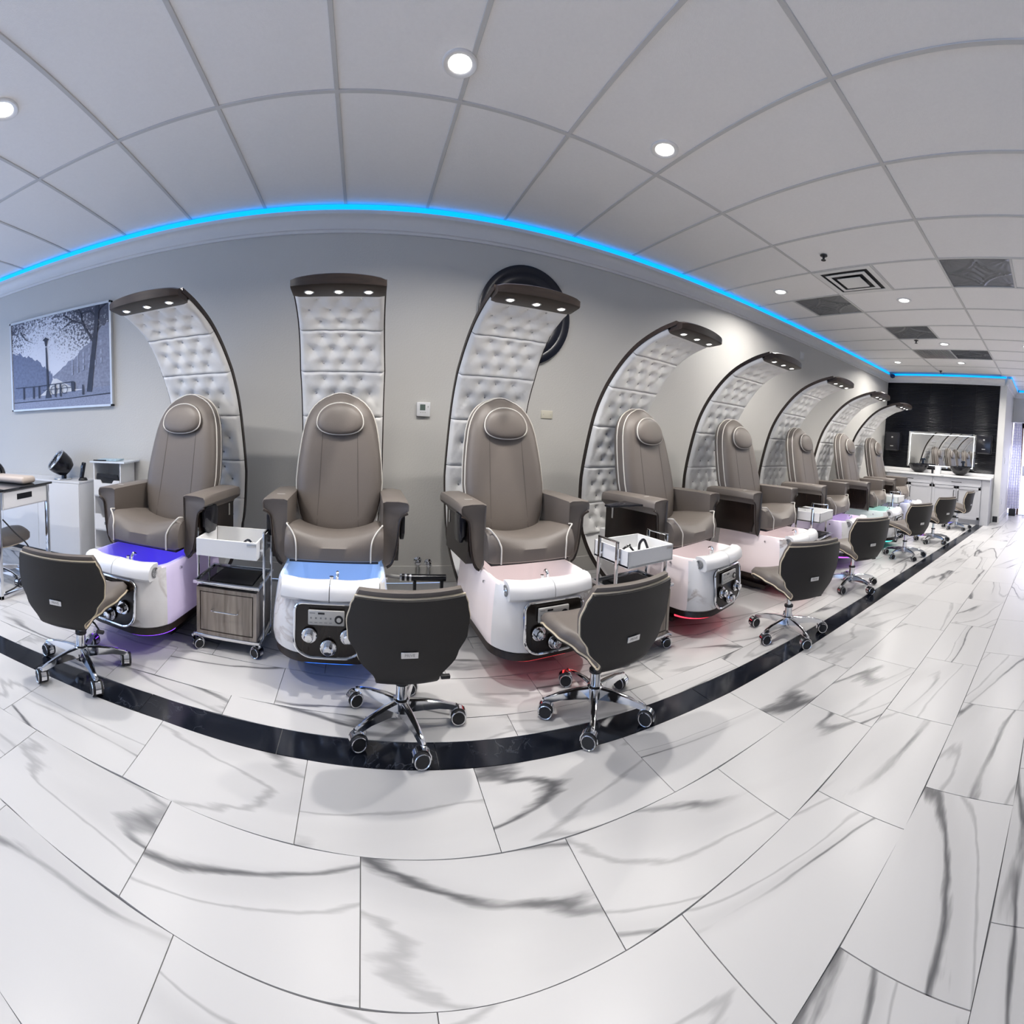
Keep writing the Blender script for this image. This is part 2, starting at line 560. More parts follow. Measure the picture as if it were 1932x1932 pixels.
for k, off in enumerate((1.10, 1.955, 2.13, 2.35, 2.56)):
    rows.append((v - 0.352, v, off, floor_marble)); v -= 0.352
v = 0.074
rows.append((v, v + 0.15, 0.041, floor_marble)); v += 0.15
for k, off in enumerate((0.255, 0.47, 0.04, 0.255, 0.47, 0.04)):
    rows.append((v, v + 0.312, off, floor_marble)); v += 0.312
nt_ = 0
rest = MB()
for ri, (v0, v1, off, m) in enumerate(rows):
    x = off - TL * 14
    while x < XF:
        xa, xb = x, x + TL
        x += TL
        if xb < -4.4 or xa < XL: continue
        cy = strip_y((xa + xb) / 2) + (v0 + v1) / 2
        if cy > W - 0.02: continue
        vs, c = tile_mesh(xa, min(xb, XF), v0, v1)
        az = atan2((xa + xb) / 2, max(cy, 0.02))
        shown = (-0.86 < az < 1.50 or cy > 1.2) and xa > -4.2 and xa < 8.6 and cy > -0.15
        hid = m is floor_marble and cy > 3.1
        if shown and not hid and nt_ < 296:
            me = bpy.data.meshes.new('tile')
            me.from_pydata(vs, [], TF)
            me.materials.append(m)
            o = bpy.data.objects.new('border_tile' if m is black_granite else 'floor_tile', me)
            COL.objects.link(o)
            o.location = (c[0], c[1], 0)
            o.parent = floor
            nt_ += 1
        else:
            rest.add([(p[0] + c[0], p[1] + c[1], p[2]) for p in vs], TF)
y = strip_y(0) - 0.074 - 0.352 * 5
while y > YB:
    x = XL + (0.2 if int(y * 10) % 2 else 0)
    while x < XF:
        x1 = min(x + TL, XF)
        rest.add([(a, b, z) for z in (0.0, -0.006) for a, b in ((x + .002, y - .35), (x1 - .002, y - .35), (x1 - .002, y - .002), (x + .002, y - .002))], TF)
        x += TL
    y -= 0.352
ro = rest.build('floor_tiles_rest', floor_marble, floor, False)
ro['kind'] = 'stuff'

# ---- walls
WT = 0.15
wall_back = structure(MB().b2(XL - WT, XE + 0.02, W, W + WT, 0, CEIL + 0.1).build('wall_back', wall_paint, None, False))
# accent wall block at the far end, with the white side return
wall_accent = structure(MB().b2(XE + 0.03, XE + WT, 1.12, W + WT, 0, CEIL + 0.1).build('wall_right', wall_white, None, False))
wall_return = structure(MB().b2(XE, XF, 0.98, 1.12, 0, CEIL + 0.1).build('wall_right_return', wall_white, None, False))
# far wall with the glass exit door opening Y -0.45 .. 0.72
wf = MB().b2(XF, XF + WT, 0.96, 1.12, 0, CEIL + 0.1).b2(XF, XF + WT, YB, -0.45, 0, CEIL + 0.1).b2(XF, XF + WT, -0.45, 0.96, 2.25, CEIL + 0.1)
wall_far = structure(wf.build('wall_right_far', wall_paint, None, False))
# left wall with shop windows
wl_ = MB().b2(XL - WT, XL, YB, W, 0, 0.35).b2(XL - WT, XL, YB, W, 2.65, CEIL + 0.1)
for yy in (YB, -2.4, 0.2, 2.9):
    wl_.b2(XL - WT, XL, yy, min(yy + 0.25 if yy != 2.9 else W, W), 0.35, 2.65)
wall_left = structure(wl_.build('wall_left', wall_paint, None, False))
wall_front = structure(MB().b2(XL - WT, XF + WT, YB - WT, YB, 0, CEIL + 0.1).build('wall_front', wall_paint, None, False))
k = 0
for ya, yb in ((YB + .25, -2.4), (-2.15, .2), (.45, 2.9)):
    k += 1
    wn = structure(MB().b2(XL - .10, XL - .04, ya, ya + .05, .35, 2.65).b2(XL - .10, XL - .04, yb - .05, yb, .35, 2.65).b2(XL - .10, XL - .04, ya, yb, .35, .40).b2(XL - .10, XL - .04, ya, yb, 2.60, 2.65).build('window_%d' % k, black_matte, None, False))
    pl = bpy.data.lights.new('window_portal', 'AREA'); pl.shape = 'RECTANGLE'; pl.size = 2.3; pl.size_y = yb - ya
    pl.cycles.is_portal = True
    po = bpy.data.objects.new('window_portal', pl); COL.objects.link(po)
    po.location = (XL - .14, (ya + yb) / 2, 1.5); po.rotation_euler = (0, -pi / 2, 0)

# accent wall: glossy black wave panels
def wave_panel_mat():
    m = bpy.data.materials.new('black_wave_panel')
    m.use_nodes = True
    nt = m.node_tree; b = nt.nodes['Principled BSDF']
    b.inputs['Base Color'].default_value = (0.005, 0.0055, 0.009, 1)
    b.inputs['Roughness'].default_value = 0.22
    b.inputs['Specular IOR Level'].default_value = 0.22
    tc = nd(nt, 'ShaderNodeTexCoord')
    mp = nd(nt, 'ShaderNodeMapping'); mp.inputs['Scale'].default_value = (1, 1, 4.5)
    wv = nd(nt, 'ShaderNodeTexWave', wave_type='BANDS', bands_direction='Z')
    wv.inputs['Scale'].default_value = 2.6; wv.inputs['Distortion'].default_value = 3.5; wv.inputs['Detail'].default_value = 1.5; wv.inputs['Detail Scale'].default_value = 0.8
    bp = nd(nt, 'ShaderNodeBump'); bp.inputs['Strength'].default_value = 0.5; bp.inputs['Distance'].default_value = 0.02
    nt.links.new(tc.outputs['Object'], mp.inputs[0]); nt.links.new(mp.outputs[0], wv.inputs[0])
    nt.links.new(wv.outputs['Fac'], bp.inputs['Height']); nt.links.new(bp.outputs[0], b.inputs['Normal'])
    return m
wave_black = wave_panel_mat()
ys = [1.125 + (3.6 - 1.125) * i / 5 for i in range(6)]
zs = [1.0 + (2.841 - 1.0) * i / 4 for i in range(5)]
pm = MB().box((0, 0, 0), (0.022, ys[1] - ys[0] - 0.002, zs[1] - zs[0] - 0.002), 0.002, 1).mesh('wall_panel', wave_black)
for i in range(5):
    for j in range(4):
        o = bpy.data.objects.new('wall_panel', pm); COL.objects.link(o)
        o.location = (XE + 0.012, (ys[i] + ys[i + 1]) / 2, (zs[j] + zs[j + 1]) / 2); o.parent = wall_accent

# baseboards
structure(MB().b2(XL, XE, W - 0.016, W, 0, 0.145, 0.004).build('baseboard_back', wall_paint, None, False))
structure(MB().b2(XE + .05, XF, 0.964, 0.98, 0, 0.12, 0.003).build('baseboard_right', trim_white, None, False))

# ---- crown moulding and the blue LED cove line
def crown_profile(sx):
    # (distance from wall, z)
    P = [(0, CROWN), (0.018, CROWN), (0.020, CROWN + .018), (0.034, CROWN + .022)]
    for i in range(7):
        t = i / 6 * pi / 2
        P.append((0.034 + 0.05 * (1 - cos(t)), CROWN + .024 + 0.085 * sin(t)))
    P += [(0.092, CROWN + .112), (0.094, CROWN + .140), (0, CROWN + .140)]
    return P
cp = crown_profile(1)
structure(MB().prism([(W - d, z) for d, z in cp], XL, XE, 'X').build('trim_1', trim_white, None, True, 30))
structure(MB().prism([(XE - d, z) for d, z in cp], 1.03, W, 'Y').build('trim_2', trim_white, None, True, 30))
structure(MB().prism([(0.98 - d, z) for d, z in cp], XE - .09, XF, 'X').build('trim_3', trim_white, None, True, 30))
structure(MB().prism([(XF - d, z) for d, z in cp], YB, 0.98, 'Y').build('trim_4', trim_white, None, True, 30))
tag(MB().b2(XL + .2, XE - .20, W - .10, W - .082, CROWN + .142, CEIL - .004, .004).build('led_strip', led_blue), 'blue glowing led strip above the crown moulding of the chair wall', 'led strip', 'blue led cove lights')
tag(MB().b2(XE - .10, XE - .082, 1.0, W - .12, CROWN + .142, CEIL - .004, .004).build('led_strip', led_blue), 'blue glowing led strip above the black accent wall', 'led strip', 'blue led cove lights')
tag(MB().b2(XE - .08, XF - .12, .886, .904, CROWN + .142, CEIL - .004, .004).build('led_strip', led_blue), 'short blue led strip along the white return wall', 'led strip', 'blue led cove lights')
tag(MB().b2(XF - .10, XF - .082, YB + .3, .86, CROWN + .142, CEIL - .004, .004).build('led_strip', led_blue), 'blue led strip above the wall with the exit door', 'led strip', 'blue led cove lights')

# ---- ceiling: plenum slab, T-bar grid, separate tiles
ceiling = structure(MB().b2(XL - WT, XF + WT + 1.4, YB - WT, W + WT, CEIL + 0.10, CEIL + 0.2).build('ceiling', tile_white, None, False))
YR0 = GY - 2 * GL     # edge of the individually built field
MB().b2(XL, XF, YB, YR0, CEIL, CEIL + .02).build('ceiling_field', tile_white, ceiling, False)['kind'] = 'stuff'
SPECIAL = {(0, 0): 'vent', (1, -1): 'deco_hi', (0, 1): 'deco_hi', (3, 0): 'deco_hi', (5, 0): 'deco_lo_grille'}
full = MB().box((0, 0, 0), (GT - .02, GL - .02, .014), .002, 1).mesh('ceiling_tile', tile_white)
half = MB().box((0, 0, 0), (GT - .02, GT - .02, .014), .002, 1).mesh('ceiling_tile', tile_white)
def put(me, name, x, y, z, parent):
    o = bpy.data.objects.new(name, me); COL.objects.link(o); o.location = (x, y, z); o.parent = parent
    return o
main = MB().b2(XL, XF, -.012, .012, 0, .03, .002, 1).mesh('tee_bar', tbar_white)
cross = MB().b2(-.012, .012, -GL / 2, GL / 2, .0008, .03, .002, 1).mesh('cross_tee', tbar_white)
cross_s = MB().b2(-GT / 2, GT / 2, -.012, .012, .0008, .03, .002, 1).mesh('cross_tee', tbar_white)
for r in (0, 1, 2):
    put(main, 'tee_bar', 0, GY - r * GL, CEIL, ceiling)
c0, c1 = int(math.floor((-4.9 - GX) / GT)), int(math.ceil((XF - GX) / GT))
deco_dark = mat('embossed_dark_tile', (0.17, 0.175, 0.19), 0.35, metal=0.5, var=0.25, scale=5)
def deco_mesh():
    n = 40
    def h(u, v):
        x, y = (u - .5) * 2, (v - .5) * 2
        a, b = abs(x), abs(y)
        d = (a ** .62 + b ** .62)
        star = math.exp(-((d - 1.02) / .05) ** 2) * .7 + math.exp(-((d - .82) / .035) ** 2) * .5
        leaf = .35 * sin(18 * atan2(b - .95, a - .95)) * max(0, 1 - hypot(a - .95, b - .95) / .75)
        inner = .25 * sin(14 * x + 5 * sin(6 * y)) * (1 if d < .8 else 0)
        edge = 0 if max(a, b) < .96 else 1
        return (star + leaf + inner) * (1 - edge)
    m = MB()
    m.grid(lambda u, v: ((u - .5) * (GT - .024), (v - .5) * (GT - .024), -.020 * h(u, v)), n, n)
    m.box((0, 0, .012), (GT - .026, GT - .026, .012))
    return m.mesh('deco_tile', deco_dark)
deco = deco_mesh()
for c in range(c0, c1):
    xc = GX + (c + .5) * GT
    if xc - GT / 2 > XF - .05: continue
    for r in (-1, 0, 1):
        y_hi = GY - r * GL; y_lo = y_hi - GL
        if r == -1:
            y_hi, y_lo = GY + GL, GY
        cut = r == -1
        yc = (y_hi + y_lo) / 2
        put(cross, 'cross_tee', GX + c * GT, yc if not cut else yc, CEIL, ceiling)
        if xc > XE - .1 and yc > 1.6: continue
        sp = SPECIAL.get((c, r))
        if sp is None:
            put(full, 'ceiling_tile', xc, yc, CEIL + .014, ceiling)
            continue
        put(cross_s, 'cross_tee', xc, yc, CEIL, ceiling)
        ya, yb = (y_hi + yc) / 2, (y_lo + yc) / 2     # wall-side half, room-side half
        if (c, r) == (0, 0):
            put(half, 'ceiling_tile', xc, yb, CEIL + .014, ceiling); vent_at = (xc, ya)
        elif (c, r) == (1, -1):
            put(half, 'ceiling_tile', xc, ya, CEIL + .014, ceiling); put(deco, 'embossed_tile', xc, yb, CEIL + .010, ceiling)
        elif (c, r) == (0, 1):
            put(half, 'ceiling_tile', xc, yb, CEIL + .014, ceiling); put(deco, 'embossed_tile', xc, ya, CEIL + .010, ceiling)
        elif (c, r) == (3, 0):
            put(half, 'ceiling_tile', xc, yb, CEIL + .014, ceiling); put(deco, 'embossed_tile', xc, ya, CEIL + .010, ceiling)
        else:
            put(deco, 'embossed_tile', xc, yb, CEIL + .010, ceiling); grille_at = (xc, ya)

# air diffuser: nested square louvres
def square_ring(s0, s1, z0, z1):
    m = MB()
    a = [(x * s0, y * s0, z0) for x, y in ((-1, -1), (1, -1), (1, 1), (-1, 1))]
    c = [(x * s1, y * s1, z1) for x, y in ((-1, -1), (1, -1), (1, 1), (-1, 1))]
    t = .004
    A = a + c + [(p[0], p[1], p[2] + t) for p in a] + [(p[0], p[1], p[2] + t) for p in c]
    fs = []
    for i in range(4):
        j = (i + 1) % 4
        fs += [(i, j, j + 4, i + 4), (i + 8, i + 12, j + 12, j + 8), (i, i + 8, j + 8, j), (i + 4, j + 4, j + 12, i + 12)]
    return m.add(A, fs)
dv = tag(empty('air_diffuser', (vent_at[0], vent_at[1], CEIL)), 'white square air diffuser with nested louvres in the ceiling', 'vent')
MB().b2(-.30, .30, -.30, .30, .008, .02).build('duct_shade', black_matte, dv, False)  # flat black plate stands in for the shade between the louvres
for (s0, s1, z0, z1) in ((.308, .252, -.004, -.003), (.212, .172, -.010, -.012)):
    square_ring(s0, s1, z0, z1).build('louvre', trim_white, dv, False)
MB().prism(rrect(.25, .25, .004, 2), -.018, -.014, 'Z').build('centre_plate', trim_white, dv, False)
gv = tag(empty('return_grille', (grille_at[0], grille_at[1], CEIL)), 'grey slatted return air grille beside an embossed dark tile', 'vent')
MB().b2(-.305, .305, -.305, .305, .008, .02).build('frame', brushed, gv, False)
sl = MB().box((0, 0, 0), (.56, .012, .012)).mesh('slat', silver)
for q in range(20):
    put(sl, 'slat', 0, -.28 + q * .0295, .002, gv)

# sprinkler heads, small ceiling sensor
for (sx, sy, lb) in ((3.35, 2.04, 'small fire sprinkler head beside the square air diffuser'), (6.26, 2.1, 'small fire sprinkler head between two embossed dark tiles'), (8.55, 2.3, 'small fire sprinkler head close to the black accent wall')):
    m = MB().lathe([(.032, 0), (.034, -.004), (.012, -.008), (.010, -.03), (.004, -.034)][::-1], 12).cyl((-.018, 0, -.012), (-.006, 0, -.040), .003, 6).cyl((.018, 0, -.012), (.006, 0, -.040), .003, 6).lathe([(.022, -.044), (.022, -.040)], 12)
    o = tag(m.build('sprinkler_head', black_matte), lb, 'sprinkler'); o.location = (sx, sy, CEIL)

# ---- recessed downlights
dl_ring = MB().lathe([(.052, .004), (.060, -.004), (.078, -.006), (.084, -.002), (.084, .004)], 28, cap=False).mesh('trim_ring', trim_white)
dl_lens = MB().lathe([(.054, .0), (.054, .004)], 24).mesh('lens', can_lens)
LIGHTS = [(3.97, 2.95, 'nearest downlight to the blue led strip, beside an embossed dark tile'),
          (7.78, 2.95, 'downlight close to the blue led strip at the far end'),
          (4.60, 1.72, 'large bright downlight right of the square air diffuser'),
          (6.48, 1.72, 'downlight beside the sprinkler in the middle ceiling row'),
          (7.78, 1.72, 'downlight beyond the return grille near the accent wall'),
          (6.48, .45, 'downlight at the right edge, middle of the ceiling'),
          (7.78, .45, 'downlight at the right edge, farthest along the ceiling'),
          (1.62, 2.12, 'downlight overhead between third and fourth chairs'),
          (.42, 2.12, 'downlight overhead between second and third chairs, near the first tee bar'),
          (-1.75, 1.72, 'downlight overhead in front of the leftmost spa chair'),
          (-3.66, 1.72, 'downlight overhead at far left above the manicure desk'),
          (-2.70, .80, 'added unseen downlight overhead at far left, out over the aisle')]  # last entry is an added lamp that brightens the cabinet and left end
for (x, y, lb) in LIGHTS:
    t = tag(empty('recessed_downlight', (x, y, CEIL)), lb, 'ceiling light', 'recessed downlights')
    put(dl_ring, 'trim_ring', 0, 0, 0, t); put(dl_lens, 'lens', 0, 0, -.001, t)
    area_light('downlight_lamp', (0, 0, -.012), .09, DOWNLIGHT_W, (1.0, 0.965, 0.93), parent=t, spread=radians(150))
# ================================================================ PEDICURE SPA CHAIR
def make_chair():
    root = empty('pedicure_chair')
    # ---- C-shaped canopy: profile (y, z) from the light bar down to the sled under the basin
    prof = Curve([(0, -.43, 2.095), (0, -.26, 2.052), (0, -.06, 1.955), (0, .12, 1.785), (0, .29, 1.52), (0, .39, 1.18), (0, .44, .85), (0, .435, .58), (0, .34, .34), (0, .12, .15), (0, -.13, .075), (0, -.50, .06)], 14)
    def hw(s):
        p = prof.at(s)
        if p.z > .55 and p.y > -.3 or p.z > 1:
            return lerp_tab([(.5, .27), (.95, .298), (1.7, .290), (2.1, .258)], p.z)
        return lerp_tab([(.05, .20), (.5, .27)], p.z)
    def on(s, x, d):
        """point at arc length s, lateral x, distance d towards the sitter"""
        p = prof.at(s); t = prof.tan(s)
        nrm = Vector((0, -t.z, t.y))           # towards the inside of the C
        if nrm.y > 0 and p.z > .3: nrm = -nrm
        if p.z <= .3 and nrm.z < 0: nrm = -nrm
        q = p + nrm * d
        return Vector((x, q.y, q.z))
    ns = 70
    sh = MB()
    rings = []
    for i in range(ns + 1):
        s = prof.len * i / ns
        w = hw(s) + .008
        th = .030
        rings.append([on(s, -w, 0), on(s, w, 0), on(s, w, -th), on(s, -w, -th)])
    sh.loft(rings, True, True)
    sh.build('canopy_shell', walnut, root)
    # seam positions measured along the arc
    seams = [.085, .425, .755, 1.105, 1.46, 1.765, 2.03]
    for k in range(len(seams) - 1):
        s0, s1 = seams[k] + .002, seams[k + 1] - .002
        L = s1 - s0
        rowsb = [(.18, 3), (.5, 4), (.82, 3)]
        pts = []
        for rv, n in rowsb:
            for q in range(n):
                pts.append(((q - (n - 1) / 2) * .128, rv * L))
        sp = (.64 * L) / 2
        def height(x, v, w):
            ex = min(1, max(0, (w - abs(x))) / .03); ev = min(1, max(0, min(v, L - v)) / .022)
            h = .034 * sqrt(1 - (1 - ex) ** 2) * (.72 + .28 * sqrt(1 - (1 - ev) ** 2))
            dmin = min((x - a) ** 2 + (v - b) ** 2 for a, b in pts)
            dent = .010 * math.exp(-dmin / (2 * .012 ** 2)) + .015 * math.exp(-dmin / (2 * .034 ** 2))
            # diagonal pleats running through the buttons
            kx, kv = x / .128, (v - .5 * L) / (2 * sp)
            a = (kx + kv + .5) % 1.0; b = (kx - kv + .5) % 1.0
            da = min(a, 1 - a); db = min(b, 1 - b)
            cr = .0048 * (math.exp(-(da / .045) ** 2) + math.exp(-(db / .045) ** 2))
            return max(.002, h - dent * ex - cr * ex)
        nu, nv = 41, 31
        m = MB()
        def fn(u, t):
            s = s0 + t * L
            w = hw(s)
            x = (u * 2 - 1) * w
            return on(s, x, height(x, t * L, w))
        m.grid(fn, nu, nv)
        m.grid(lambda u, t: on(s0 + t * L, (u * 2 - 1) * hw(s0 + t * L), .0005), 2, 8)
        pad = m.build('canopy_pad', tuft, root, True, 75)
        bt = MB()
        for (bx, bv) in pts:
            s = s0 + bv
            if abs(bx) > hw(s) - .03: continue
            c = on(s, bx, height(bx, bv, hw(s)) + .001)
            nrm = (on(s, bx, .1) - on(s, bx, 0)).normalized()
            M = Matrix.Translation(c) @ nrm.to_track_quat('Z', 'Y').to_matrix().to_4x4()
            bt.lathe([(.0100, 0), (.0100, .004), (.006, .008), (.001, .009)], 8, M)
        bt.build('crystal_buttons', crystal, pad, True, 20)['kind'] = 'stuff'
    # white lower lining below the pads
    m = MB()
    m.grid(lambda u, t: on(2.03 + t * (prof.len - 2.50), (u * 2 - 1) * hw(2.03 + t * (prof.len - 2.50)), .006), 2, 20)
    m.build('lower_lining', satin_white, root)
    # ---- light bar
    sec = [(-.375, 2.105), (-.350, 2.048), (-.470, 2.062), (-.484, 2.070), (-.484, 2.108), (-.455, 2.120)]
    rings = []
    nx = 17
    for i in range(nx):
        u = i / (nx - 1) * 2 - 1
        bul = 1 - u * u
        e = (1 - abs(u) ** 14)
        r = []
        for (yy, zz) in sec:
            y2 = -.42 + (yy + .42) * (.85 + .15 * e) - (.030 * bul if yy < -.45 else .0)
            z2 = 2.08 + (zz - 2.08) * (.85 + .15 * e) + (.014 * bul if zz > 2.10 else 0)
            r.append(Vector((u * .262, y2, z2)))
        rings.append(r)
    bar = MB().loft(rings, True, True).build('light_bar', walnut, root, True, 25)
    for bx in (-.165, 0, .165):
        yb = -.418; zb = 2.0555
        nrm = Vector((0, -.115, -.993)).normalized()
        M = Matrix.Translation((bx, yb, zb)) @ nrm.to_track_quat('Z', 'Y').to_matrix().to_4x4()
        sp = MB().lathe([(.026, -.004), (.028, .003), (.022, .006), (.019, .003)], 20, M, cap=False).build('spot_ring', chrome, bar)
        MB().lathe([(.019, -.002), (.019, .0035)], 18, M).build('spot_lens', lens, bar)
    area_light('light_bar_lamp', (0, -.42, 2.040), .36, BAR_W, (1.0, .95, .88), (radians(-8), 0, 0), 'RECTANGLE', .03, parent=bar)
    # ---- backrest: egg outline, leaning back
    tab = [(.60, .175), (.66, .215), (.74, .250), (.84, .274), (.95, .282), (1.08, .274), (1.20, .260), (1.30, .244), (1.37, .224), (1.43, .193), (1.475, .150), (1.505, .102), (1.525, .052)]
    def yb(z):   # front face of the back at height z
        return -.155 + (z - .60) * .245 - .03 * sin((z - .6) / .93 * pi) * 0
    outline = []
    zt = [.60 + (.925) * i / 34 for i in range(35)]
    def hwb(z):
        for (a, b), (c, d) in zip(tab, tab[1:]):
            if z <= c + 1e-9: return b + (d - b) * (z - a) / (c - a)
        return tab[-1][1]
    right = [(hwb(z), z) for z in zt] + [(.026, 1.532), (0, 1.534)]
    left = [(-x, z) for x, z in right[::-1][1:]]
    ol = right + left + [(-.12, .585), (-.06, .578), (0, .576), (.06, .578), (.12, .585)]
    cz = 1.02
    def ringb(k, dy, sc=1.0):
        return [Vector((x * k, yb(z * k + cz * (1 - k)) + dy, z * k + cz * (1 - k))) for x, z in ol]
    m = MB()
    rr = [ringb(.93, .135), ringb(.985, .125), ringb(1.0, .10), ringb(1.0, .045), ringb(.985, .018), ringb(.95, .0), ringb(.86, -.020), ringb(.72, -.026), ringb(.50, -.024), ringb(.25, -.022), ringb(.05, -.022)]
    m.loft(rr, True, True)
    back = m.build('backrest', leather, root, True, 60)
    MB().tube(ringb(1.002, .030), .0046, 6, True).build('piping', piping, back)
    MB().tube(ringb(1.006, .092), .0046, 6, True).build('piping', piping, back)
    for sx in (-1, 1):
        pth = []
        for i in range(22):
            z = .63 + i * (1.27 - .63) / 21
            k = .62
            pth.append(Vector((sx * (.132 - .017 * i / 21), yb(z) - .0235, z)))
        MB().tube(pth, .0027, 5).build('seam', leather_dark, back)
    # head pillow: D shape
    op = []
    for i in range(40):
        a = 2 * pi * i / 40
        x, z = cos(a), sin(a)
        e = 2.4 if z < 0 else 2.1
        r = 1 / ((abs(x) ** e + abs(z) ** e) ** (1 / e))
        op.append((.150 * x * r * (1 - .05 * z), (.118 if z > 0 else .088) * z * r))
    pz = 1.345
    def rp(k, dy):
        return [Vector((x * k, yb(pz + z * k) + dy, pz + z * k)) for x, z in op]
    pil = MB().loft([rp(1.0, .0), rp(1.03, -.03), rp(1.0, -.046), rp(.93, -.060), rp(.80, -.068), rp(.6, -.073), rp(.3, -.0755), rp(.05, -.076)], True, True).build('head_pillow', leather, root, True, 60)
    MB().tube(rp(1.012, -.046), .0046, 6, True).build('piping', piping, pil)
    # ---- seat cushion
    def zt_(x):
        return .700 + .060 * min(1, abs(x) / .26) ** 2.0
    yf, yr = -.530, -.06
    xs = [-.275 + .55 * i / 20 for i in range(21)]
    rings = []
    for x in xs:
        e = min(1, (.275 - abs(x)) / .02)
        ex = sqrt(max(0, 1 - (1 - e) ** 2))
        top = zt_(x) - .02 * (1 - ex); bot = .566 + .01 * (1 - ex); fr = yf + .012 * (1 - ex) - .018 * (1 - (x / .275) ** 2)
        r = [(fr + .02, bot), (fr - .0, bot + .012), (fr - .004, bot + .08), (fr + .008, top - .05), (fr + .030, top - .016), (fr + .07, top), (-.25, top - .022), (yr, top - .055), (yr, bot)]
        rings.append([Vector((x, y, z)) for y, z in r])
    seat = MB().loft(rings, True, True).build('seat', leather, root, True, 50)
    for sx in (-1, 1):
        p = []
        for t, x in ((0, .205), (.3, .205), (.55, .207), (.72, .215), (.84, .231), (.93, .250), (1.0, .267)):
            fr = yf - .018 * (1 - (x / .275) ** 2)
            top = zt_(x)
            z = .570 + (top - .570) * t
            y = fr - .006 if t < .6 else fr - .004 + (t - .6) / .4 * .040
            p.append((sx * x, y, z + (.003 if t > .8 else 0)))
        p.append((sx * .268, yf + .075, zt_(.268) - .003))
        MB().tube(catmull(p, 4), .0046, 6).build('piping', piping, seat)
    MB().b2(-.25, .25, -.50, .06, .548, .566, .004).build('seat_plate', black_matte, root)
    # pedestal under the seat
    MB().b2(-.20, .20, -.02, .30, .18, .549, .01).build('pedestal', satin_white, root)
    # ---- armrests
    for sx in (-1, 1):
        sec = [(.270, .870), (.272, .54), (.288, .512), (.312, .525), (.336, .57), (.350, .64), (.358, .72), (.364, .780), (.378, .812), (.404, .830), (.420, .842), (.421, .872), (.412, .890), (.36, .898), (.29, .898), (.270, .890)]
        rings = []
        for (yy, k, dz) in ((-.438, .90, -.004), (-.450, .97, -.001), (-.440, 1.0, 0), (-.25, 1.0, .002), (.0, 1.0, .0), (.06, 1.0, -.004), (.072, .9, -.01)):
            cx_, cz_ = .32, .75
            rings.append([Vector((sx * (cx_ + (x - cx_) * k), yy, cz_ + (z - cz_) * k + dz)) for x, z in sec])
        arm = MB().loft(rings, True, True).build('armrest', leather, root, True, 50)
        # brown veneer trim following the outer curve, and the dark side panel
        tp = [(sx * x, -.446, z) for x, z in ((.300, .513), (.324, .532), (.344, .585), (.357, .66), (.364, .74), (.371, .790), (.388, .812), (.414, .824))]
        MB().tube(catmull(tp, 3), .007, 6).build('wood_trim', walnut, arm)
        pan = MB()
        pan.prism([(-.43, .815), (-.43, .62), (-.40, .54), (.06, .525), (.06, .815)], sx * .318, sx * .368, 'X')
        pan.build('side_panel', panel_brown, arm, False)
        MB().b2(sx * .368, sx * .374, -.02, -.005, .70, .78, .002).build('pull_handle', silver, arm)
        # folded tray table hanging on the outside
        tr = MB().prism([(-.395, .82), (-.415, .79), (-.41, .70), (-.365, .655), (-.275, .655), (-.245, .70), (-.24, .79), (-.265, .82)], sx * .378, sx * .402, 'X', .005).build('folded_tray', black_gloss, arm, True, 30)
        MB().cyl((sx * .388, -.355, .81), (sx * .388, -.355, .835), .006, 8).b2(sx * .386, sx * .390, -.36, -.29, .812, .822).cyl((sx * .388, -.295, .81), (sx * .388, -.295, .835), .006, 8).build('tray_hinge', chrome, tr)
    MB().prism(rrect(.05, .025, .006, 3), .892, .8965, 'Z').build('remote_button', silver, root)
    rb = [o for o in bpy.data.objects if o.name.startswith('remote_button')][-1]
    rb.location = (-.335, -.30, .003)
    # ---- foot basin: plan outline, hollow
    def plan(wd, yfr, yre, rf, n=9):
        """rounded plan, front (small y) first, returns points counter-clockwise"""
        P = []
        rb_ = .05
        for a0, cx_, cy_, r in ((1.0 * pi, -wd + rf, yfr + rf, rf), (1.5 * pi, wd - rf, yfr + rf, rf), (0, wd - rb_, yre - rb_, rb_), (.5 * pi, -wd + rb_, yre - rb_, rb_)):
            for i in range(n + 1):
                a = a0 + pi / 2 * i / n
                P.append([cx_ + r * cos(a), cy_ + r * sin(a)])
        for p in P:
            if p[1] < yfr + rf:
                p[1] -= .025 * (1 - (p[0] / wd) ** 2)
        return P
    def rg(wd, yfr, yre, rf, z, dz=0):
        return [Vector((x, y, z + dz * max(0, min(1, (y - yfr) / .3)))) for x, y in plan(wd, yfr, yre, rf)]
    YF, YR, DZ = -.79, .0, .075
    outer = [rg(.285, YF + .035, YR, .17, .165), rg(.305, YF + .010, YR, .17, .185), rg(.312, YF, YR, .17, .235), rg(.308, YF + .004, YR, .17, .33), rg(.296, YF + .02, YR, .165, .445), rg(.286, YF + .035, YR, .16, .508), rg(.280, YF + .042, YR, .155, .518)]
    inner = [rg(.280, YF + .042, YR, .155, .518), rg(.262, YF + .056, YR - .01, .145, .520), rg(.250, YF + .07, YR - .02, .135, .506), rg(.235, YF + .09, YR - .03, .12, .40), rg(.205, YF + .13, YR - .05, .10, .26), rg(.15, YF + .20, YR - .12, .08, .245)]
    n = len(outer[0])
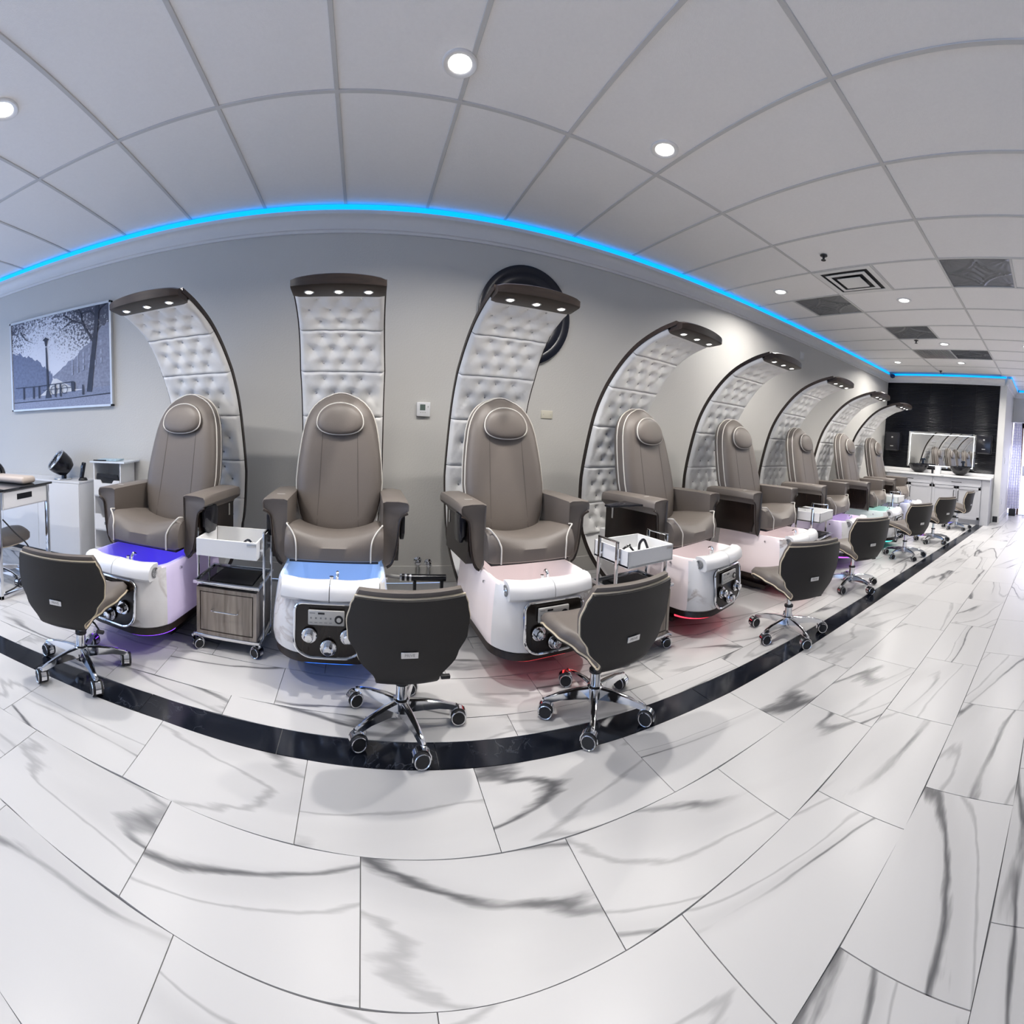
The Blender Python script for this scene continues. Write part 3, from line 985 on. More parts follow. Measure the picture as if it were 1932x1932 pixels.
    def split(rings, keep):
        m = MB()
        vs = []; fs = []
        for r in rings: vs += r
        for k in range(len(rings) - 1):
            for i in range(n):
                j = (i + 1) % n
                q = [rings[k][i], rings[k][j], rings[k + 1][j], rings[k + 1][i]]
                cy = sum(p.y for p in q) / 4
                if (cy < YF + .125) == keep:
                    fs.append((k * n + i, k * n + j, (k + 1) * n + j, (k + 1) * n + i))
        return m.add(vs, fs)
    def clean(m):
        used = sorted({i for f in m.f for i in f}); mp = {a: b for b, a in enumerate(used)}
        m.v = [m.v[i] for i in used]; m.f = [tuple(mp[i] for i in f) for f in m.f]
        return m
    clean(split(outer, True)).build('front_cover', basin_marble, root, True, 40)
    clean(split(outer, False)).build('tub_side', tub_mat, root, True, 40)
    mi = MB().loft(inner, False, True)
    tub = mi.build('tub_inside', tub_inner_mat, root, True, 40)
    MB().lathe([(.028, 0), (.026, .006), (.008, .008)], 16, Matrix.Translation((0, -.46, .246))).build('drain', chrome, tub)
    # dark plinth and the coloured led line under the front
    MB().loft([rg(.17, YF + .36, YR, .10, .0), rg(.17, YF + .36, YR, .10, .10), rg(.255, YF + .10, YR, .165, .125), rg(.296, YF + .022, YR, .17, .132), rg(.292, YF + .026, YR, .17, .168)], True, True).build('plinth', walnut, root, True, 40)
    g = MB()
    pl = [p for p in rg(.272, YF + .062, YR, .165, .118) if p.y < YF + .24]
    g.tube(pl, .009, 6)
    g.build('underglow', glow_mat, root)
    # side drain hooks
    for sx in (-1, 1):
        MB().cyl((sx * .288, -.52, .475), (sx * .300, -.52, .475), .008, 10).build('overflow_cap', chrome, root)
    # ---- footrest: two cushioned halves with a round grille at each end
    for sx in (-1, 1):
        rings = []
        for i in range(13):
            t = i / 12
            x = .002 + t * .243
            wav = -.006 * sin(t * pi) + .003 * t * t
            e = 1.0
            if t > .92: e = .97
            y0, y1, z0, z1 = YF - .022 + .030 * t * t, YF + .125, .448, .540 + wav
            sec = [(y0 + .012, z0), (y0, z0 + .015), (y0 + .004, z1 - .04), (y0 + .020, z1 - .012), (y0 + .05, z1), (y0 + .095, z1 - .002), (y1 - .02, z1 - .018), (y1, z1 - .05), (y1 - .012, z0)]
            yc, zc = (y0 + y1) / 2, (z0 + z1) / 2
            rings.append([Vector((sx * x, yc + (a - yc) * e, zc + (b - zc) * e)) for a, b in sec])
        fr = MB().loft(rings, True, True).build('footrest', gloss_white, root, True, 40)
        M = Matrix.Translation((sx * .2455, YF + .068, .492)) @ Matrix.Rotation(sx * pi / 2, 4, 'Y')
        gr = MB().lathe([(.030, 0), (.030, .004), (.026, .006), (.024, .003)], 20, M, cap=False).lathe([(.024, .0), (.024, .0025)], 20, M).build('jet_grille', grey_print, fr)
        g2 = MB()
        for q in range(3):
            g2.tube([M @ Vector((.007 * (q + 1) * cos(a * pi / 8), .007 * (q + 1) * sin(a * pi / 8), .005)) for a in range(16)], .0014, 4, True)
        g2.build('jet_rings', chrome, fr)
    # spray tap on the rim
    MB().tube(catmull([(.03, YF + .14, .50), (.03, YF + .14, .53), (.03, YF + .155, .545), (.03, YF + .175, .535)], 5), .009, 8).cyl((.0, YF + .14, .50), (.0, YF + .14, .528), .012, 10).build('spray_tap', chrome, root)
    # ---- control panel on the front
    def fy(x, z):       # front face of the cover
        zz = [(.15, YF + .010), (.21, YF), (.33, YF + .004), (.465, YF + .02)]
        return lerp_tab(zz, z) - .025 * (1 - (x / .31) ** 2) 
    pts = []
    for i in range(12):
        a = i / 11 * pi / 2
        pts.append((.128 + .042 * cos(a), .402 + .042 * sin(a)))
    pts += [(-x, z) for x, z in pts[::-1]]
    for i in range(13):
        a = pi + i / 12 * pi / 2
        pts.append((-.075 + .095 * cos(a) , .262 + .085 * sin(a)))
    pts += [(-x, z) for x, z in pts[-13:][::-1]]
    m = MB()
    k = len(pts)
    fr_ = [Vector((x, fy(x, z) - .010, z)) for x, z in pts]; bk = [Vector((x, fy(x, z) + .008, z)) for x, z in pts]
    m.loft([bk, fr_], False, True)
    cpn = m.build('control_panel', panel_brown, root, True, 30)
    MB().tube([Vector((x, fy(x, z) - .010, z)) for x, z in pts], .0075, 8, True).build('chrome_frame', chrome, cpn)
    yd = fy(0, .38) - .014
    MB().box((-.012, yd, .380), (.178, .014, .075), .005).build('display', silver, cpn)
    MB().b2(-.052, -.020, yd - .0085, yd - .006, .399, .408).build('display_window', black_gloss, cpn, False)
    Mx = Matrix.Rotation(pi / 2, 4, 'X')
    pr = MB()
    for q in range(5):
        pr.b2(-.090 + q * .024, -.082 + q * .024, yd - .0076, yd - .006, .375, .384).b2(-.093 + q * .024, -.079 + q * .024, yd - .0076, yd - .006, .356, .359)
    pr.b2(-.094, -.066, yd - .0076, yd - .006, .402, .406)
    pr.build('display_print', grey_print, cpn, False)
    MB().lathe([(.021, 0), (.021, .006), (.014, .007)], 20, Matrix.Translation((.050, yd - .004, .376)) @ Mx).build('dial_ring', black_gloss, cpn)
    MB().lathe([(.011, 0), (.011, .010)], 16, Matrix.Translation((.050, yd - .004, .376)) @ Mx).build('dial', silver, cpn)
    for (x, z, r) in ((-.095, .288, .034), (.0, .232, .036), (.095, .288, .034)):
        y_ = fy(x, z) - .010
        kn = MB().lathe([(r + .004, 0), (r + .004, .004), (r, .006), (r, .010)], 24, Matrix.Translation((x, y_, z)) @ Mx).build('knob', chrome, cpn)
        MB().lathe([(r * .72, .008), (r * .70, .034), (r * .55, .040), (r * .1, .041)], 10, Matrix.Translation((x, y_, z)) @ Mx).build('knob_cap', chrome, kn, True, 20)
    return root

chair = make_chair()
index_tree()
# x, y of the pillow line, yaw in degrees, led colour, label
CH = [(-1.25, 2.885, -8, (.10, .06, .95), 'taupe pedicure spa chair with violet blue lit basin, nearest the canal picture', (.66, .52, .95)),
      (-0.146, 2.89, 0, (.34, .56, 1.0), 'taupe pedicure spa chair seen head-on, its basin glowing sky blue', (.5, .62, .9)),
      (0.95, 2.82, 3, (.95, .79, .78), 'taupe pedicure spa chair under the round black wall disc, basin glowing pink', (.95, .80, .79)),
      (2.13, 2.79, 12, (.95, .79, .78), 'taupe pedicure spa chair right of the cart with cords, pink lit basin', (.95, .78, .77)),
      (3.27, 2.79, 6, (.95, .76, .75), 'fifth taupe pedicure spa chair along the wall, its pink basin behind a stool', (.95, .77, .77)),
      (4.52, 2.83, 5, (.72, .52, .95), 'sixth taupe pedicure spa chair along the wall, basin glowing lilac', (.80, .66, .95)),
      (5.65, 2.79, 5, (.52, .90, .80), 'seventh taupe pedicure spa chair along the wall, basin glowing mint green', (.74, .92, .88)),
      (6.85, 2.85, 3, (.55, .60, .95), 'farthest taupe pedicure spa chair, closest to the black accent wall', (.6, .62, .9))]
def paint(o, c, soft, glow):
    n = o.name.split('.')[0]
    if n == 'tub_inside': o.color = (*c, 1)
    if n == 'tub_side': o.color = (*soft, 1)
    if n == 'underglow': o.color = (*glow, 1)
GLOW = [(.25, .05, 1), (.02, .18, 1), (1, .06, .06), (1, .04, .08), (.9, .03, .06), (.5, .1, 1), (.05, .8, .7), (.3, .3, 1)]
chairs = []
for i, (x, y, yaw, c, lb, soft) in enumerate(CH):
    skip = set()
    if i >= 3:
        arms = [a for a in TREE[chair] if a.name.startswith('armrest')]
        left = arms[0]
        skip |= {t for t in TREE[left] if t.name.startswith('folded_tray')}
    o = chair if i == 0 else copy_tree(chair, None, skip)
    o.location = (x, y, 0); o.rotation_euler = (0, 0, radians(yaw))
    tag(o, lb, 'spa chair', 'pedicure chairs along the wall')
    chairs.append(o)
    for ch in bpy.data.objects:
        if ch.parent == o:
            paint(ch, c, soft, GLOW[i])
# fourth chair: its tray is swung up level with the armrest
arm4 = [c for c in bpy.data.objects if c.parent == chairs[3] and c.name.startswith('armrest')][0]
tr = MB().prism([(-.40, -.36), (-.46, -.33), (-.66, -.28), (-.66, -.22), (-.46, -.18), (-.40, -.16)], .842, .856, 'Z', .004).build('raised_tray', black_gloss, arm4)
# ================================================================ ROLLING STOOLS
def caster(parent, x, y, yaw, r=.034):
    """twin wheel caster under (x, y)"""
    c = Vector((x, y, 0)); 
    d = Vector((cos(yaw), sin(yaw), 0)); a = Vector((-sin(yaw), cos(yaw), 0))
    off = d * .012
    m = MB()
    for s in (-1, 1):
        p = c + off + a * (s * .015) + Vector((0, 0, r))
        m.cyl(p - a * .011, p + a * .011, r, 18)
    h = MB()
    for s in (-1, 1):
        p = c + off + a * (s * .0262) + Vector((0, 0, r))
        h.tube([p + Vector((d.x * cos(t), d.y * cos(t), 0)) * (r * .90) + Vector((0, 0, sin(t) * r * .90)) for t in [2 * pi * i / 18 for i in range(18)]], .0028, 5, True)
    # hood over the wheels
    n = 9
    for i in range(n - 1):
        t0, t1 = radians(-10 + 200 * i / (n - 1)), radians(-10 + 200 * (i + 1) / (n - 1))
        q = []
        for t in (t0, t1):
            for s in (-1, 1):
                for rr in (r + .002, r + .006):
                    q.append(c + off + d * (cos(t) * rr) + a * (s * .014) + Vector((0, 0, r + sin(t) * rr)))
        h.add(q, [(0, 1, 5, 4), (2, 6, 7, 3), (1, 3, 7, 5), (0, 4, 6, 2)])
    h.cyl(c + Vector((0, 0, r * 1.6)), c + Vector((0, 0, .085)), .008, 10)
    return m.build('caster', rubber, parent, True, 35, (h, chrome))
def make_stool():
    root = empty('rolling_stool')
    # facing +Y: the back is on the -Y side
    prof = Curve([(0, .215, .348), (0, .18, .382), (0, .09, .396), (0, -.02, .380), (0, -.115, .340), (0, -.165, .318), (0, -.205, .334), (0, -.228, .385), (0, -.242, .46), (0, -.258, .58), (0, -.286, .708)], 10)
    L = prof.len
    wt = [(0, .165), (.05, .205), (.16, .225), (.26, .215), (.36, .165), (.43, .128), (.50, .118), (.56, .126), (.67, .195), (.76, .235), (.84, .240), (.92, .226), (.965, .212), (1.0, .198)]
    def width(u): return smooth_tab(wt, u)
    def pt(u, x, d):
        s = u * L
        p = prof.at(s); t = prof.tan(s)
        n = Vector((0, -t.z, t.y))
        # up on the seat, forward on the back
        ref = Vector((0, .5, 1)) if u < .5 else Vector((0, 1, .4))
        if n.dot(ref) < 0: n = -n
        w = width(u)
        curl = .055 * (x / .24) ** 2 if u > .5 else .018 * (x / .22) ** 2
        q = p + n * d
        return Vector((x, q.y + (curl if u > .5 else 0), q.z + (curl if u <= .5 else 0)))
    NU, NX = 49, 17
    def slab(m, d0, d1, u0=0.0, u1=1.0, sh=1.0, nu=NU):
        bot, top = [], []
        for i in range(nu):
            u = u0 + (u1 - u0) * i / (nu - 1)
            w = width(u) * sh
            bot.append([pt(u, (2 * j / (NX - 1) - 1) * w, d0) for j in range(NX)])
            top.append([pt(u, (2 * j / (NX - 1) - 1) * w, d1(2 * j / (NX - 1) - 1, (u - u0) / (u1 - u0)) if callable(d1) else d1) for j in range(NX)])
        vs = [p for r in bot for p in r] + [p for r in top for p in r]
        o = nu * NX; fs = []
        for i in range(nu - 1):
            for j in range(NX - 1):
                a = i * NX + j
                fs.append((a, a + 1, a + NX + 1, a + NX)); fs.append((a + o, a + NX + o, a + NX + 1 + o, a + 1 + o))
        for i in range(nu - 1):
            for j in (0, NX - 1):
                a = i * NX + j
                fs.append((a, a + NX, a + NX + o, a + o))
        for i in (0, nu - 1):
            for j in range(NX - 1):
                a = i * NX + j
                fs.append((a, a + 1, a + 1 + o, a + o))
        return m.add(vs, fs)
    def puff(v, t):
        e = min(1, (1 - abs(v)) / .16); f = min(1, min(t, 1 - t) / .06)
        return .024 + .022 * sqrt(max(0, 1 - (1 - e) ** 2)) * sqrt(max(0, 1 - (1 - f) ** 2))
    slab(MB(), .002, puff, sh=.985).build('cushion', leather, root, True, 60)
    slab(MB(), -.016, -.001, 0.0, .972).build('shell', charcoal, root, True, 60)
    U1 = .972
    loop = [pt(U1 * i / 60, width(U1 * i / 60), -.002) for i in range(61)] + [pt(U1, (1 - 2 * i / 8) * width(U1), -.002) for i in range(1, 8)] + [pt(U1 * (1 - i / 60), -width(U1 * (1 - i / 60)), -.002) for i in range(61)] + [pt(0, (2 * i / 8 - 1) * width(0), -.002) for i in range(1, 8)]
    MB().tube(loop, .0048, 6, True).build('edge_trim', cream_edge, root)
    # name plate with engraved lettering
    u = .705
    c = pt(u, 0, -.019)
    pl = MB().box((0, 0, 0), (.066, .004, .026), .001, 1).build('name_plate', brushed, root)
    pl.location = c; pl.rotation_euler = (radians(8), 0, 0)
    cu = bpy.data.curves.new('lettering', 'FONT')
    cu.body = 'PRIVE'; cu.size = .0165; cu.align_x = 'CENTER'; cu.align_y = 'CENTER'; cu.extrude = .0003
    to = bpy.data.objects.new('lettering', cu); COL.objects.link(to)
    dg = bpy.context.evaluated_depsgraph_get()
    tm = bpy.data.meshes.new_from_object(to.evaluated_get(dg))
    bpy.data.objects.remove(to)
    tm.materials.clear(); tm.materials.append(grey_print)
    t = bpy.data.objects.new('lettering', tm); COL.objects.link(t)
    t.parent = pl; t.location = (0, -.0023, 0); t.rotation_euler = (pi / 2, 0, 0)
    # gas column, swivel plate, lever
    MB().b2(-.07, .07, -.11, .07, .298, .318, .006).cyl((0, -.02, .285), (0, -.02, .305), .032, 16).build('swivel_plate', black_matte, root)
    MB().cyl((0, 0, .10), (0, 0, .20), .025, 18).cyl((0, 0, .19), (0, 0, .30), .017, 16).build('gas_column', chrome, root)
    MB().lathe([(.031, .195), (.031, .207)], 18).build('column_collar', black_matte, root)
    MB().tube([(.05, -.02, .305), (.12, -.07, .298), (.165, -.11, .285)], .005, 6).b2(.15, .19, -.125, -.105, .276, .292, .004).build('height_lever', black_matte, root)
    # five-star base
    hub = MB().lathe([(.024, .045), (.036, .06), (.038, .10), (.036, .125), (.028, .13)], 20).build('star_base', chrome, root)
    for k in range(5):
        a = radians(90 + 72 * k + 20)
        d = Vector((cos(a), sin(a), 0)); s = Vector((-sin(a), cos(a), 0))
        rings = []
        for (r, w, z0, z1) in ((.026, .020, .072, .124), (.09, .019, .078, .122), (.17, .015, .078, .110), (.232, .012, .066, .092), (.252, .010, .060, .082)):
            rings.append([d * r - s * w + Vector((0, 0, z0)), d * r + s * w + Vector((0, 0, z0)), d * r + s * w * .8 + Vector((0, 0, z1 - .004)), d * r + s * w * .35 + Vector((0, 0, z1)), d * r - s * w * .35 + Vector((0, 0, z1)), d * r - s * w * .8 + Vector((0, 0, z1 - .004))])
        arm = MB().loft(rings, True, True).build('base_arm', chrome, hub, True, 30)
        caster(hub, d.x * .245, d.y * .245, a + 1.1 + k * 1.7)
    return root
stool = make_stool()
index_tree()
ST = [(-1.41, 1.84, 10, 36, 'charcoal backed rolling stool at the leftmost spa chair'),
      (.195, 1.845, 0, 71, 'charcoal backed rolling stool squarely in front, hiding part of the blue basin'),
      (1.08, 1.72, 4, 22, 'charcoal backed rolling stool standing before the pink basin under the disc'),
      (2.56, 1.65, -20, 31, 'charcoal backed rolling stool whose shadow falls across the black border, right of centre'),
      (3.80, 1.76, -22, 40, 'fifth rolling stool along the black border, in front of the lilac basin'),
      (5.30, 1.74, -22, 15, 'sixth rolling stool along the black border, before the mint basin'),
      (6.45, 1.68, -24, 25, 'seventh rolling stool along the border, second from the white counter'),
      (7.88, 1.62, -8, 10, 'farthest rolling stool, turned sideways by the white counter cabinets'),
      (-2.80, 2.50, -85, 0, 'rolling stool tucked under the manicure desk at left')]
for i, (x, y, rz, br, lb) in enumerate(ST):
    o = stool if i == 0 else copy_tree(stool)
    o.location = (x, y, 0); o.rotation_euler = (0, 0, radians(rz))
    [c for c in bpy.data.objects if c.parent == o and c.name.startswith('star_base')][0].rotation_euler = (0, 0, radians(br - 38 - rz))
    tag(o, lb, 'stool', 'rolling pedicure stools')

# ================================================================ TOOL TROLLEYS
def make_cart():
    root = empty('tool_trolley')
    w, d = .365, .33          # front is -Y
    x0, x1, y0, y1 = -w / 2, w / 2, -d / 2, d / 2
    # wooden box with one drawer front
    MB().b2(x0 + .001, x1 - .001, y0 + .020, y1, .092, .372, .002).build('cabinet_box', ash, root, False)
    dr = MB().b2(x0 + .026, x1 - .026, y0 + .001, y0 + .019, .118, .344, .002).build('drawer_front', ash, root, False)
    MB().tube(catmull([(-.075, y0 + .002, .252), (-.075, y0 - .032, .252), (.0, y0 - .034, .252), (.075, y0 - .032, .252), (.075, y0 + .002, .252)], 5), .0045, 8).build('drawer_handle', chrome, dr)
    f = MB().b2(x0, x1, y0, y0 + .020, .092, .112).b2(x0, x1, y0, y0 + .020, .350, .372).b2(x0, x0 + .02, y0, y0 + .020, .092, .372).b2(x1 - .02, x1, y0, y0 + .020, .092, .372)
    f.build('face_frame', ash, root, False)
    # chrome side frames: two uprights joined by a handle loop, each side
    for s in (-1, 1):
        xs = s * (w / 2 + .022)
        p = [(xs, -.085, .075), (xs, -.085, .70), (xs, .085, .70), (xs, .085, .075)]
        m = MB()
        m.box((xs, -.085, .39), (.011, .022, .63), .002).box((xs, .085, .39), (.011, .022, .63), .002).box((xs, 0, .70), (.011, .192, .012), .002).box((xs, 0, .078), (.011, .36, .014), .002)
        m.box((xs - s * .012, -.085, .60), (.024, .02, .012)).box((xs - s * .012, .085, .60), (.024, .02, .012)).box((xs - s * .012, -.085, .40), (.024, .02, .012)).box((xs - s * .012, .085, .40), (.024, .02, .012))
        m.build('side_frame', chrome, root)
    MB().b2(x0 - .02, x1 + .02, y0 + .0, y1, .070, .090, .003).build('bottom_frame', chrome, root)
    # middle tray: chrome rim with a dark glass plate
    m = MB().b2(x0 - .018, x1 + .018, y0 - .01, y0 + .004, .392, .412, .003).b2(x0 - .018, x1 + .018, y1 - .012, y1, .392, .412, .003).b2(x0 - .018, x0 - .006, y0, y1, .392, .412, .003).b2(x1 + .006, x1 + .018, y0, y1, .392, .412, .003)
    mt = m.build('middle_rail', chrome, root)
    MB().b2(x0 - .010, x1 + .010, y0, y1 - .006, .392, .400).build('middle_shelf', glass_dark, root, False)
    MB().box((.02, -.01, .4045), (.25, .23, .008), .002).build('black_mat', black_matte, root)
    # white open tray on top
    t = MB().b2(x0, x1, y0, y1, .560, .572)
    for (a, b, c, e) in ((x0, x1, y0, y0 + .010), (x0, x1, y1 - .010, y1), (x0, x0 + .010, y0, y1), (x1 - .010, x1, y0, y1)):
        t.b2(a, b, c, e, .560, .660, .002)
    top = t.build('top_tray', satin_white, root, False)
    MB().b2(.125, .180, y0 - .002, y0 + .001, .635, .650, .001).build('maker_plate', brushed, top)
    for sx in (-1, 1):
        for sy in (-1, 1):
            caster(root, sx * (w / 2 - .012), sy * (d / 2 - .02), .6 + sx + 2 * sy, .030)
    return root
cart = make_cart()
index_tree()
CT = [(-.745, 2.49, -2, 'tool trolley with grey wood drawer between the two leftmost spa chairs'),
      (1.60, 2.18, 6, 'tool trolley with black cords in its white tray, beside the fourth chair'),
      (3.95, 2.33, 8, 'tool trolley between the fifth and sixth spa chairs'),
      (6.27, 2.33, 4, 'farthest tool trolley, between the last two spa chairs')]
for i, (x, y, rz, lb) in enumerate(CT):
    o = cart if i == 0 else copy_tree(cart)
    o.location = (x, y, 0); o.rotation_euler = (0, 0, radians(rz))
    tag(o, lb, 'trolley', 'tool trolleys between the chairs')
def cord(pts, lb, r=.007):
    tag(MB().tube(catmull(pts, 6), r, 7).build('coiled_cord', black_gloss), lb, 'cord')
cx, cy, cz = -.745, 2.49, .572
cord([(cx + .06, cy - .05, cz + .008), (cx + .07, cy - .06, cz + .05), (cx + .10, cy - .07, cz + .075), (cx + .13, cy - .09, cz + .06), (cx + .145, cy - .11, cz + .008)], 'short black cord looping out of the trolley tray at left')
cx, cy = 1.60, 2.18
cord([(cx - .10, cy + .02, cz + .008), (cx - .08, cy, cz + .05), (cx - .04, cy - .01, cz + .075), (cx - .01, cy + .02, cz + .05), (cx + .0, cy - .05, cz + .02), (cx + .04, cy - .06, cz + .05), (cx + .05, cy - .08, cz + .008)], 'black cord coiled in the tray beside the fourth chair')
cord([(cx + .08, cy + .05, cz + .008), (cx + .085, cy + .05, cz + .06), (cx + .11, cy + .04, cz + .08), (cx + .13, cy + .02, cz + .02)], 'second, smaller black cord in the tray beside the fourth chair', .009)
# ================================================================ LEFT END
# ---- framed canal picture on the chair wall (generic print)
px0, px1, pz0, pz1 = -3.64, -2.275, 1.50, 2.50
pic = tag(empty('framed_picture', ((px0 + px1) / 2, W - .001, (pz0 + pz1) / 2)), 'large framed blue grey print of a tree lined canal with street lamp', 'picture')
pw, ph = px1 - px0, pz1 - pz0
f = MB()
for (a, b, c, e) in ((-pw / 2, pw / 2, ph / 2 - .022, ph / 2), (-pw / 2, pw / 2, -ph / 2, -ph / 2 + .022), (-pw / 2, -pw / 2 + .022, -ph / 2, ph / 2), (pw / 2 - .022, pw / 2, -ph / 2, ph / 2)):
    f.b2(a, b, -.040, 0, c, e, .002)
f.build('frame', mat('silver_frame', (.66, .68, .70), .35, metal=.35), pic, False)
def print_mat():
    m = bpy.data.materials.new('canal_print')
    m.use_nodes = True
    nt = m.node_tree; b = nt.nodes['Principled BSDF']; L = nt.links.new
    tc = nd(nt, 'ShaderNodeTexCoord')
    sx = nd(nt, 'ShaderNodeSeparateXYZ'); L(tc.outputs['Object'], sx.inputs[0])
    nz = nd(nt, 'ShaderNodeTexNoise'); nz.inputs['Scale'].default_value = 48; nz.inputs['Detail'].default_value = 8; nz.inputs['Roughness'].default_value = .75
    L(tc.outputs['Object'], nz.inputs['Vector'])
    # leaf cover: thick at the top right and top left, thin over the sky gap
    ax = nd(nt, 'ShaderNodeMath', operation='ADD'); L(sx.outputs[0], ax.inputs[0]); ax.inputs[1].default_value = .22
    ab = nd(nt, 'ShaderNodeMath', operation='ABSOLUTE'); L(ax.outputs[0], ab.inputs[0])
    m1 = nd(nt, 'ShaderNodeMath', operation='MULTIPLY'); L(ab.outputs[0], m1.inputs[0]); m1.inputs[1].default_value = .22
    m2 = nd(nt, 'ShaderNodeMath', operation='MULTIPLY_ADD'); L(sx.outputs[2], m2.inputs[0]); m2.inputs[1].default_value = .34; L(m1.outputs[0], m2.inputs[2])
    s1 = nd(nt, 'ShaderNodeMath', operation='ADD'); L(nz.outputs['Fac'], s1.inputs[0]); L(m2.outputs[0], s1.inputs[1])
    r = nd(nt, 'ShaderNodeMapRange'); r.inputs[1].default_value = .64; r.inputs[2].default_value = .73; L(s1.outputs[0], r.inputs[0])
    mx = nd(nt, 'ShaderNodeMix', data_type='RGBA')
    mx.inputs[6].default_value = (.78, .80, .88, 1); mx.inputs[7].default_value = (.07, .075, .11, 1)
    L(r.outputs[0], mx.inputs[0]); L(mx.outputs[2], b.inputs['Base Color'])
    b.inputs['Roughness'].default_value = .35
    return m
MB().b2(-pw / 2 + .02, pw / 2 - .02, -.028, -.006, -ph / 2 + .02, ph / 2 - .02).build('print', print_mat(), pic, False)
ink = {k: mat('print_' + k, c, .4, var=.45, scale=s) for k, c, s in (('mist', (.17, .20, .31), 34), ('house', (.27, .29, .38), 50), ('dark', (.035, .04, .065), 20), ('ground', (.24, .27, .38), 60), ('road', (.30, .33, .45), 90), ('water', (.78, .80, .88), 8), ('pale', (.36, .39, .50), 40))}
ky = [-.0290]
def ink_poly(name, pts, k):
    ky[0] -= .00025
    pts = [(p[0] * pw - pw / 2, ph / 2 - p[1] * ph) for p in pts]
    MB().prism(pts, ky[0], ky[0] + .0009, 'Y').build(name, ink[k], pic, False)
def jag(pts, amp, n):
    out = []
    rr = random.Random(5)
    for (a, b), (c, d) in zip(pts, pts[1:]):
        for i in range(n):
            t = i / n
            out.append((a + (c - a) * t, b + (d - b) * t + rr.uniform(-amp, amp)))
    out.append(pts[-1])
    return out
ink_poly('printed_trees', jag([(.02, .33), (.10, .36), (.22, .42), (.33, .50), (.42, .60), (.45, .64)], .022, 6) + [(.45, .70), (.40, .86), (.02, .86)], 'mist')
ink_poly('printed_houses', jag([(.45, .655), (.56, .56), (.66, .50), (.74, .42), (.84, .34), (.90, .24), (.98, .20)], .014, 4) + [(.98, .84), (.60, .80), (.48, .70)], 'house')
ink_poly('printed_water', [(.455, .68), (.49, .68), (.66, .80), (.66, .86), (.30, .86), (.42, .76)], 'water')
ink_poly('printed_pavement', [(.02, .86), (.40, .845), (.98, .80), (.98, .90), (.02, .91)], 'ground')
ink_poly('printed_road', [(.02, .90), (.98, .885), (.98, .98), (.02, .98)], 'road')
ink_poly('printed_kerb', [(.02, .898), (.60, .893), (.98, .868), (.98, .880), (.60, .903), (.02, .908)], 'dark')
for r_ in range(3):
    for c_ in range(6):
        x = .90 + .0 * r_ - c_ * .052; z = .36 + r_ * .085 + c_ * (.030 - r_ * .006)
        if z > .70: continue
        ink_poly('printed_window', [(x, z), (x + .016, z - .008), (x + .016, z + .042), (x, z + .046)], 'pale')
def stroke(name, pts, w, k='dark'):
    l, r_ = [], []
    for i, p in enumerate(pts):
        q = pts[min(i + 1, len(pts) - 1)]; o = pts[max(i - 1, 0)]
        dx, dy = q[0] - o[0], q[1] - o[1]; n = hypot(dx, dy) or 1
        ww = (w[0] + (w[1] - w[0]) * i / (len(pts) - 1)) / 2
        l.append((p[0] - dy / n * ww, p[1] + dx / n * ww)); r_.append((p[0] + dy / n * ww, p[1] - dx / n * ww))
    ink_poly(name, l + r_[::-1], k)
stroke('printed_trunk', [(.80, .845), (.815, .70), (.84, .50), (.86, .32), (.875, .18), (.885, .02)], (.046, .03))
stroke('printed_branch', [(.845, .36), (.80, .27), (.75, .17), (.66, .12), (.58, .05)], (.018, .008))
stroke('printed_branch', [(.87, .12), (.82, .06), (.74, .07), (.66, .02)], (.016, .008))
stroke('printed_branch', [(.88, .10), (.91, .05), (.96, .02)], (.016, .01))
stroke('printed_branch', [(.75, .17), (.74, .08), (.72, .02)], (.012, .006))
stroke('printed_branch', [(.66, .12), (.60, .16), (.54, .20)], (.008, .003))
stroke('printed_branch', [(.12, .12), (.18, .22), (.26, .27)], (.010, .003))
stroke('printed_lamp_post', [(.405, .86), (.402, .70), (.398, .40), (.396, .34)], (.022, .010))
ink_poly('printed_lamp_base', [(.375, .875), (.39, .80), (.42, .80), (.435, .875)], 'dark')
ink_poly('printed_lantern', [(.364, .262), (.395, .235), (.428, .262), (.410, .275), (.402, .33), (.390, .33), (.382, .275)], 'dark')
stroke('printed_rail', [(.05, .735), (.30, .742), (.66, .730)], (.007, .007))
stroke('printed_rail', [(.35, .79), (.66, .785)], (.005, .005))
for x in (.14, .25, .31, .48, .53, .745):
    stroke('printed_bollard', [(x, .74 if x < .6 else .77), (x, .87)], (.012, .015))
ink_poly('printed_bin', [(.635, .735), (.672, .735), (.668, .83), (.640, .83)], 'dark')
for cxx in (.465, .57):
    pts = []
    for i in range(14):
        a = 2 * pi * i / 14; pts.append((cxx + .030 * cos(a), .80 + .045 * sin(a)))
    stroke('printed_bicycle_wheel', pts + [pts[0]], (.005, .005))

# ---- low white cabinet against the wall, right end at X = -2.5
cab = tag(empty('white_cabinet', (-3.3, 3.44, 0)), 'long low white cabinet against the wall below the canal picture', 'cabinet')
MB().b2(-.80, .796, -.135, .155, .05, .765, .003).build('body', satin_white, cab, False)
MB().b2(-.81, .80, -.145, .158, .765, .785, .003).build('top', gloss_white, cab, False)
for q in range(3):
    MB().b2(-.80 + q * .533, -.80 + (q + 1) * .533 - .004, -.150, -.135, .06, .762, .002).build('door', satin_white, cab, False)
MB().b2(-.78, .78, -.11, .15, 0, .05).build('kick', black_matte, cab, False)
